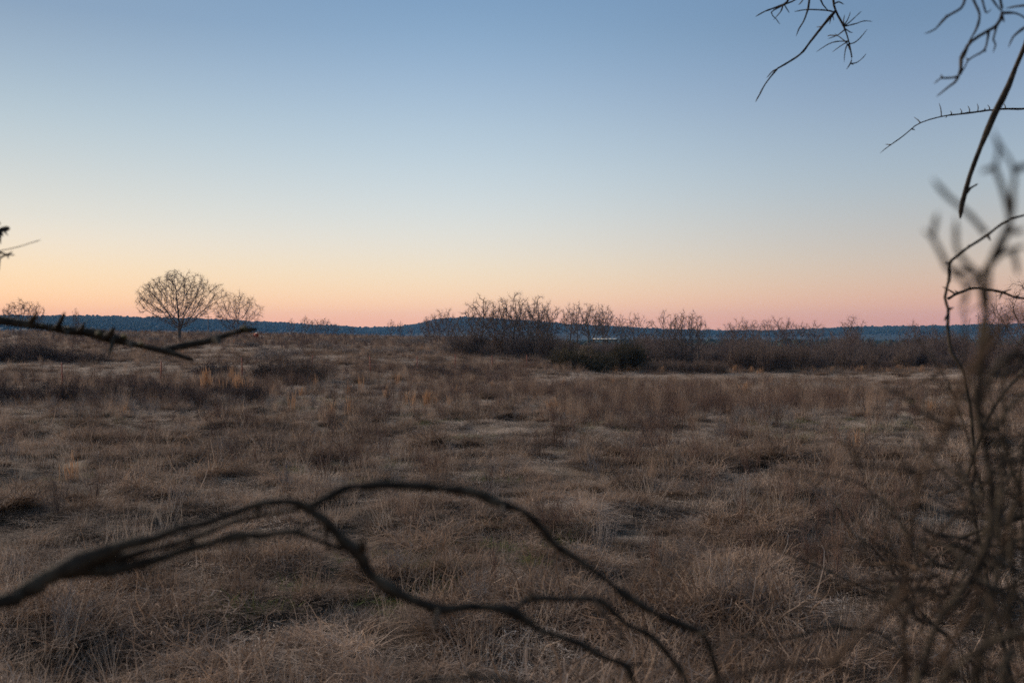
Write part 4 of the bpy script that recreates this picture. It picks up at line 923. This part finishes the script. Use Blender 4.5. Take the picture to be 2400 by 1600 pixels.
# the long arched bough low over the grass
def bough(pts, r, mt, kn=.2, step=None):
    o = limb(lt, 'branch', pts, [v * .76 for v in r], mt, max(kn, .3), .006, step or .009, rough=.22)
    pts = smooth_line(pts, .03)
    for i in range(2, len(pts) - 1, 3):        # buds, snags and short side twigs
        if BR.uniform() < .45: continue
        dv = norm(np.cross(norm(pts[i + 1] - pts[i]), BR.normal(0, 1, 3))) * .6 + norm(pts[i + 1] - pts[i]) * .5
        ln = BR.uniform(.008, .03) if BR.uniform() < .8 else BR.uniform(.04, .10)
        limb(o, 'twig', [pts[i], pts[i] + dv * ln * .5 + BR.normal(0, .002, 3), pts[i] + dv * ln], (.0036, .0026, .0012), mt, .3, step=.006)
BR = np.random.default_rng(5)
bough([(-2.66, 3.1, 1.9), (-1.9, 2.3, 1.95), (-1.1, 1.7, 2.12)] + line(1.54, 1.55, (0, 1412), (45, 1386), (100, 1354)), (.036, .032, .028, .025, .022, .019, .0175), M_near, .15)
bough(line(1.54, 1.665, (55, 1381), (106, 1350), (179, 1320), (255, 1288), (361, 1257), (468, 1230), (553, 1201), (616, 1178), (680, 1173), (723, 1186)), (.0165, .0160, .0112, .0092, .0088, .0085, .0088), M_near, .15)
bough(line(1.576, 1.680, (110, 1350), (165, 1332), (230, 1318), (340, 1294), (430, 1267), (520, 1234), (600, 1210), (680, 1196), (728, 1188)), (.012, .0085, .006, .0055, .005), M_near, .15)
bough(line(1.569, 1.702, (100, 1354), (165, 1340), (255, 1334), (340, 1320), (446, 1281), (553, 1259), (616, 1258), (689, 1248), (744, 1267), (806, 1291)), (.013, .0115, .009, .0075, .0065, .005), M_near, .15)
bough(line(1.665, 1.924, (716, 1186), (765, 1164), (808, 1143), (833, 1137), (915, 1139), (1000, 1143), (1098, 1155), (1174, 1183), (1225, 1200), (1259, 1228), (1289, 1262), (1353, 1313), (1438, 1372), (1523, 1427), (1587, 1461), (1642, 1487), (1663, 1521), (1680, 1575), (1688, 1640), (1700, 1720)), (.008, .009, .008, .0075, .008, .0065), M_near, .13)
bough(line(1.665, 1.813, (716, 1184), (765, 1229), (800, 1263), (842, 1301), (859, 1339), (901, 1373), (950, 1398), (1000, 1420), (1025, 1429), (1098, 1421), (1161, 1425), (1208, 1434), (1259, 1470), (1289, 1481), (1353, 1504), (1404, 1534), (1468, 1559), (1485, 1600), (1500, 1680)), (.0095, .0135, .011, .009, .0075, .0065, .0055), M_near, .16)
bough(line(1.746, 1.887, (1204, 1436), (1222, 1418), (1246, 1404), (1310, 1404), (1391, 1404), (1429, 1423), (1468, 1459), (1514, 1483), (1548, 1512), (1578, 1551), (1604, 1592), (1625, 1660)), (.0055, .007, .0065, .007, .0055), M_near, .2)
bough(line(1.791, 1.702, (1391, 1404), (1408, 1427), (1438, 1461), (1463, 1500), (1470, 1530)), (.0055, .0042, .002), M_nearbrown, .2)
for a, c, w in [((842, 1303), (850, 1262), .008), ((1025, 1429), (1019, 1475), .006), ((553, 1259), (586, 1282), .005), ((603, 1196), (604, 1178), .006), ((1246, 1404), (1240, 1386), .005), ((1180, 1185), (1172, 1202), .004), ((446, 1281), (452, 1258), .005), ((1274, 1478), (1262, 1495), .005), ((1642, 1487), (1660, 1470), .004)]:
    bough(line(1.702, 1.628, a, ((a[0] + c[0]) / 2 + 2, (a[1] + c[1]) / 2), c), (w, w * .7, w * .4), M_near, .2, step=.01)
bough([(-2.66, 3.1, 1.7), (-1.6, 2.0, 1.3), (-.7, 1.5, 1.75)] + line(1.110, 1.184, (820, 1680), (928, 1620), (1030, 1592), (1150, 1590), (1260, 1615), (1400, 1690)), (.022, .014, .0065, .005, .004), M_near, .15)

# the tree on the other side, its boughs hanging in from above
rt = bpy.data.objects.new('overhanging_tree', None); COL.objects.link(rt); tag(rt, 'thorny bare tree hanging thin twigs into the blue sky from above, opposite the glow', 'tree')
g1 = float(ground_z(4.9, 6.9))
limb(rt, 'trunk', [(4.9, 6.9, g1 - .3), (4.85, 6.9, 1.5), (4.95, 6.85, 3.0), (4.8, 6.9, 4.6), (4.9, 7.0, 6.5)], (.20, .16, .14, .11, .07), M_near)
b1 = limb(rt, 'branch', [(4.85, 6.9, 4.4), (4.1, 6.95, 5.6), (3.0, 7.0, 6.0), (2.4, 7.0, 5.5)] + line(7, 7, (1952, -60), (1952, 0), (1957, 26), (1977, 64), (1988, 98), (1995, 135), (1992, 150), (1983, 164)), (.06, .045, .03, .018, .012, .010, .008, .004), M_near, .15)
def twig(par, d, w, *px, mt=None, nm='twig'):
    limb(par, nm, line(d, d * 1.02, *px), (wpx(w, d), wpx(w * .8, d), wpx(w * .45, d)), mt or M_near, .18, step=.02 * d / 7 + .004)
twig(b1, 7, 6, (1956, 28), (1926, 64), (1899, 98), (1874, 129), (1828, 158), (1819, 165), (1792, 199), (1780, 222), (1770, 240))
twig(b1, 7, 3.5, (1823, 161), (1808, 170), (1796, 184))
twig(b1, 7, 5, (1900, -30), (1896, 0), (1893, 21), (1882, 52), (1872, 68), (1865, 86))
twig(b1, 7, 5, (1862, -30), (1847, 0), (1835, 12), (1792, 28), (1770, 41))
twig(b1, 7, 4, (1880, -20), (1865, 0), (1835, 14), (1807, 31), (1818, 46), (1827, 58))
twig(b1, 7, 3.5, (1835, 12), (1828, 30), (1811, 49)); twig(b1, 7, 3, (1838, 14), (1849, 32)); twig(b1, 7, 3.5, (1885, -6), (1878, 6), (1870, 14))
twig(b1, 7, 4, (1951, 29), (1935, 26), (1899, 24), (1880, 25), (1861, 29)); twig(b1, 7, 4, (1918, -10), (1927, 12), (1942, 29)); twig(b1, 7, 4, (1955, 10), (1965, 6), (1977, 12))
for q in [((1977, 64), (1996, 48), (2018, 28)), ((1977, 64), (2005, 57), (2024, 51), (2044, 52)), ((1977, 62), (1986, 46), (1992, 29)), ((1977, 60), (1976, 48), (1979, 36)), ((1978, 72), (1960, 85), (1939, 92)), ((1962, 85), (1945, 84), (1938, 87)), ((1978, 68), (1990, 76), (1998, 78)),
          ((1986, 98), (1960, 99), (1940, 105), (1911, 124)), ((1984, 100), (1968, 110), (1949, 124)), ((1989, 104), (2000, 102), (2015, 90), (2032, 70)), ((1985, 104), (1980, 120), (1977, 148)), ((1984, 102), (1972, 92), (1955, 80)), ((1986, 106), (1992, 122)), ((1993, 150), (2006, 148), (2020, 138), (2029, 127)), ((1992, 150), (2000, 153)),
          ((1926, 64), (1912, 65)), ((1950, 36), (1953, 50)), ((1947, 42), (1943, 58))]:
    twig(b1, 7, 2.9, *q)
T2d = 3.2
b2 = limb(rt, 'branch', [(4.9, 6.88, 3.6), (3.6, 5.4, 4.6), (2.3, 3.8, 4.3)] + line(T2d, T2d, (2345, -60), (2343, 0), (2347, 34), (2334, 61), (2315, 73), (2275, 98), (2262, 118), (2251, 138), (2251, 165), (2245, 181)), (.05, .03, .010, .0075, .0065, .005, .0045), M_near, .2)
T = lambda *p, w=8: twig(b2, T2d, w * .78, *p)
T((2245, 181), (2226, 184), (2207, 184), (2198, 188), (2188, 197), w=7); T((2245, 181), (2236, 194), (2220, 205), (2206, 217), (2193, 228), w=7); T((2207, 184), (2205, 175), w=6)
T((2275, -30), (2279, 0), (2294, 34), (2288, 67), (2271, 98), (2266, 118), (2256, 140)); T((2268, -30), (2260, 0), (2251, 21), (2217, 41), (2190, 70), (2165, 80)); T((2334, 61), (2330, 80), (2326, 95), (2332, 106), (2326, 125), w=7)
T((2315, 73), (2312, 95), (2305, 119), (2285, 132), (2268, 144), (2260, 160), (2250, 175), w=7); T((2347, 32), (2373, 32), (2390, 38), (2412, 52)); T((2412, 58), (2392, 72), (2372, 90), (2361, 113)); T((2290, -30), (2300, 0), (2309, 31), (2316, 29), (2321, 24), w=7); T((2412, 14), (2380, 17), (2354, 22), w=7); T((2318, -10), (2345, 30), w=7); T((2250, 22), (2254, 14), w=7); T((2217, 41), (2216, 36), w=6); T((2305, 119), (2309, 122), w=7); T((2268, 142), (2264, 136), w=6); T((2347, 38), (2352, 54), w=7)
# a broken bough and a thin spurred shoot
b3 = limb(rt, 'broken_branch', [(4.85, 6.9, 4.9), (3.6, 5.6, 5.0)] + line(4.6, 4.6, (2470, -30), (2400, 108), (2364, 199), (2331, 266), (2297, 346), (2272, 413), (2255, 475), (2250, 512)), (.045, .022, .0115, .011, .011, .011, .0105), M_near, .18)
twig(b3, 4.6, 6, (2264, 452), (2276, 440), (2291, 431)); twig(b3, 4.6, 6, (2331, 262), (2338, 252))
b4 = limb(rt, 'shoot', [(4.9, 6.9, 4.4)] + line(8, 8, (2480, 250), (2400, 256), (2352, 256), (2312, 260), (2266, 266), (2205, 274), (2156, 289), (2135, 303), (2115, 320), (2086, 340), (2061, 360)), (.03, .011, .0095, .0085, .007, .0045, .003), M_near, .15)
for a, c in [((2205, 274), (2200, 243)), ((2228, 270), (2226, 261)), ((2252, 267), (2249, 255)), ((2271, 265), (2267, 249)), ((2290, 263), (2289, 243)), ((2303, 261), (2307, 254)), ((2318, 259), (2313, 246)), ((2355, 256), (2350, 243)), ((2156, 289), (2141, 275)), ((2086, 340), (2073, 339)), ((2135, 303), (2143, 306)), ((2217, 272), (2214, 277))]:
    twig(b4, 8, 2.8, a, ((a[0] + c[0]) / 2 + 2, (a[1] + c[1]) / 2), c)

# thorn bush rising close by, out of focus
tb_ = bpy.data.objects.new('thorn_bush', None); COL.objects.link(tb_); tag(tb_, 'tangled thorn bush of crossing dark stems rising close against the field edge', 'bush')
g2 = float(ground_z(.9, 1.6))
def stem(d0, d1, w, *px, mt=None, root=None, taper_=.6):
    if d0 < 3:
        low_ = sum(q[1] for q in px) / len(px) > 860
        k_ = 1.22 if low_ else 1.0; d0, d1, w = d0 * k_, d1 * k_, w * (.8 if low_ else .95)
    pts = line(d0, d1, *px)
    if root is not None: pts = [(root[0], root[1], g2 - .1)] + pts
    d = (d0 + d1) / 2
    return limb(tb_, 'stem', pts, (wpx(w * 1.05, d), wpx(w * .92, d), wpx(w * .8, d), wpx(w * taper_ * .92, d)), mt or M_near, .16)
# thin sharp canes further off
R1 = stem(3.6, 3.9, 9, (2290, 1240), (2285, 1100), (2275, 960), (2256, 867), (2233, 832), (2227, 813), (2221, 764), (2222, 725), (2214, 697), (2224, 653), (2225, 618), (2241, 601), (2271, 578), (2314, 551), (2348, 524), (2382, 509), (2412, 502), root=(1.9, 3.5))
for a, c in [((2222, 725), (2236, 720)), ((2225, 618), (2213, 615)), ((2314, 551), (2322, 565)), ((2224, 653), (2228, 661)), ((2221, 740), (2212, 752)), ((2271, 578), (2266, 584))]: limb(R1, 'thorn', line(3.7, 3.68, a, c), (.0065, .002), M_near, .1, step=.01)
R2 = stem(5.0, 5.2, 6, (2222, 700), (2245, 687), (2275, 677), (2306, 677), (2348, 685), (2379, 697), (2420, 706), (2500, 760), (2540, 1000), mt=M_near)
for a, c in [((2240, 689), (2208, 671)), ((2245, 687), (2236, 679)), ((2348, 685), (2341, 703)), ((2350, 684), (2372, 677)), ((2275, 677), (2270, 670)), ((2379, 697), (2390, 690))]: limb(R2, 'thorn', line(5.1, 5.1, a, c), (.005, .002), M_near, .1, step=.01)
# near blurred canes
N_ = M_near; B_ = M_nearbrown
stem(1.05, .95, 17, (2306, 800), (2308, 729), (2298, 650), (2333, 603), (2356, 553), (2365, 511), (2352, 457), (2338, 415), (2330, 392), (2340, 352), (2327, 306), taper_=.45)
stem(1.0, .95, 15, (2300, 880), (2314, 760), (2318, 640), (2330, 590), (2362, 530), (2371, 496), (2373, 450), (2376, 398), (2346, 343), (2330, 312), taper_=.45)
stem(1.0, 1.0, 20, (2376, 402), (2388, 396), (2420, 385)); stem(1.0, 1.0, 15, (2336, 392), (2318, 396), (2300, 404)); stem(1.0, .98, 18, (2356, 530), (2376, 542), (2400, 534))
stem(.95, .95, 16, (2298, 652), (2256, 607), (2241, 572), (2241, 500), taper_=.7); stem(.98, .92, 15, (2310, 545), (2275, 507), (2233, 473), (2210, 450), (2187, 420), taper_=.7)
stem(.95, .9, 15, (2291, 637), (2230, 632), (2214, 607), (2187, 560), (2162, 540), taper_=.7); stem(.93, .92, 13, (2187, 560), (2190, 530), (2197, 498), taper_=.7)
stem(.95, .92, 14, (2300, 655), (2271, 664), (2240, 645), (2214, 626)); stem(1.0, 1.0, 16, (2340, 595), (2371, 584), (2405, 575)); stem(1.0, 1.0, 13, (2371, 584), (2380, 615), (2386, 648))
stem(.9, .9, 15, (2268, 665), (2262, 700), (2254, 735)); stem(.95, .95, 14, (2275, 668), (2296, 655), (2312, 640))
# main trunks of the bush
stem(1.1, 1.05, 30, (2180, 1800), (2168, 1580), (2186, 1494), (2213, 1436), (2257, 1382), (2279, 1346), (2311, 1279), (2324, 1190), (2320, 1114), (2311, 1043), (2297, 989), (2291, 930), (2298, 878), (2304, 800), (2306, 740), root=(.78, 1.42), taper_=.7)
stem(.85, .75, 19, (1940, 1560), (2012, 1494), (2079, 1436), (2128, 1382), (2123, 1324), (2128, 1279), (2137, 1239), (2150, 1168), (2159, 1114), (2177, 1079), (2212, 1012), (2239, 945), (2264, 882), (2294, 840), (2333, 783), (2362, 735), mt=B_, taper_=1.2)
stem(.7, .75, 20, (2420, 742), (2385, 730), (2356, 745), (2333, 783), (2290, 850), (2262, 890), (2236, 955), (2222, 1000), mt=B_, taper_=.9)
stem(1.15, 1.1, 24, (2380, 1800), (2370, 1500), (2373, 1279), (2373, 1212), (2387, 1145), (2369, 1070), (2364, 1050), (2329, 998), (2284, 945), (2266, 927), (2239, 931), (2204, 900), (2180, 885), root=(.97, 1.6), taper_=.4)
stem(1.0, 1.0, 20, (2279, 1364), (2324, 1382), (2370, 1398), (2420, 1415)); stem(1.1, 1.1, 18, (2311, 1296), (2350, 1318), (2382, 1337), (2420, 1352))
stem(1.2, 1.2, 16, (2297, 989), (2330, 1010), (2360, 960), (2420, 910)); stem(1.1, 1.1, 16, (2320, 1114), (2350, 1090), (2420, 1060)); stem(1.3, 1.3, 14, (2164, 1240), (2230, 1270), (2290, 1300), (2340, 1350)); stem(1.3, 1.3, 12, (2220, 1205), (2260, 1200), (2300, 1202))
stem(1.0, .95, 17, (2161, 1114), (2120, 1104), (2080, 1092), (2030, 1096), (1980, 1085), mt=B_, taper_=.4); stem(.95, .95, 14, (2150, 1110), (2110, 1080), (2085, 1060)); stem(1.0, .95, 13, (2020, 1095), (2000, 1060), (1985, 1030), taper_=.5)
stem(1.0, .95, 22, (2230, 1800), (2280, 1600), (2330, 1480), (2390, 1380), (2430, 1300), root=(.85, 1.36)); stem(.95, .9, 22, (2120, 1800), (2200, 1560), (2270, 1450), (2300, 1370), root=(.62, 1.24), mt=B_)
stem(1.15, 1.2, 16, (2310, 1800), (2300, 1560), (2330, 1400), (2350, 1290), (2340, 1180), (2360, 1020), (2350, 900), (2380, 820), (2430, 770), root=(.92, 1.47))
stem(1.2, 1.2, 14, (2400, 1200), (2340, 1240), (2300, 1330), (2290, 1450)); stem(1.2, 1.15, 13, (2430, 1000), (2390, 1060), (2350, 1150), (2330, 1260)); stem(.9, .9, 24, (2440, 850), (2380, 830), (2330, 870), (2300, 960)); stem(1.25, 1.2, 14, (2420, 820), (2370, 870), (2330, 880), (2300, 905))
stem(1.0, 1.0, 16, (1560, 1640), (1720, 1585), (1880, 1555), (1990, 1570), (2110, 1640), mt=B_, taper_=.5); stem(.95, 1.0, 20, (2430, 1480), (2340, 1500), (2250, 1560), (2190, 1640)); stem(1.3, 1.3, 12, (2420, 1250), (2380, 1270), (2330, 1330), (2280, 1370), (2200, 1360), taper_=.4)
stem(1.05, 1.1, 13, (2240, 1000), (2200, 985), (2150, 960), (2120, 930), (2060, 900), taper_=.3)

CR = np.random.default_rng(19)
def cane(p0, d0, length, r, mt, curl):
    n = 9; q = np.array(p0, float); dv = norm(np.array(d0, float)); pts = [q.copy()]; ax = norm(CR.normal(0, 1, 3))
    for _ in range(n - 1):
        dv = norm(dv + np.cross(ax, dv) * curl + CR.normal(0, .22, 3)); q = q + dv * length / (n - 1); pts.append(q.copy())
    o = limb(tb_, 'cane', pts, (r, r * .8, r * .35), mt, .25, .004, .02, rough=.2)
    for i in range(1, n - 1):
        for _ in range(CR.integers(0, 3)):
            f = CR.uniform(); a_ = pts[i] * (1 - f) + pts[i + 1] * f; t_ = norm(norm(pts[i + 1] - pts[i]) * .5 + CR.normal(0, .7, 3)); l_ = CR.uniform(.012, .03) if CR.uniform() < .6 else CR.uniform(.06, .2)
            limb(o, 'thorn', [a_, a_ + t_ * l_ * .55 + CR.normal(0, .004, 3), a_ + t_ * l_], (r * .55, r * .4, r * .12), mt, .2, .002, .012)
for i in range(120):
    px_ = 2450 - 330 * CR.uniform() ** 1.5; py_ = CR.uniform(1040, 1650); d_ = CR.uniform(1.3, 3.2)
    if px_ < 2200: py_ = max(py_, 1340)
    p0 = P(px_, py_, d_); ang_ = CR.uniform(-2.6, 2.6)
    cane(p0, (math.sin(ang_) * .9, CR.normal(0, .3), math.cos(ang_)), CR.uniform(.10, .32) * d_ / 1.3, wpx(CR.uniform(3, 7.5), d_), M_near if i % 3 else M_nearbrown, CR.normal(0, .25))

# ------------------------------------------------------------------ air between here and the ridge
hz = Buf(); box(hz, (-5200, -300, -16), (5200, 5900, 150))
hm = bpy.data.materials.new('haze'); hm.use_nodes = True; t = hm.node_tree
for nd in list(t.nodes):
    if nd.type != 'OUTPUT_MATERIAL': t.nodes.remove(nd)
pv = t.nodes.new('ShaderNodeVolumePrincipled'); pv.inputs['Color'].default_value = (.20, .53, 1, 1); pv.inputs['Density'].default_value = HAZE; pv.inputs['Anisotropy'].default_value = .0
t.links.new(pv.outputs[0], t.nodes['Material Output'].inputs['Volume'])
ho = obj('haze', hz.mesh('haze', hm, False)); tag(ho, 'thin blue evening haze over the whole valley', 'haze', kind='stuff')
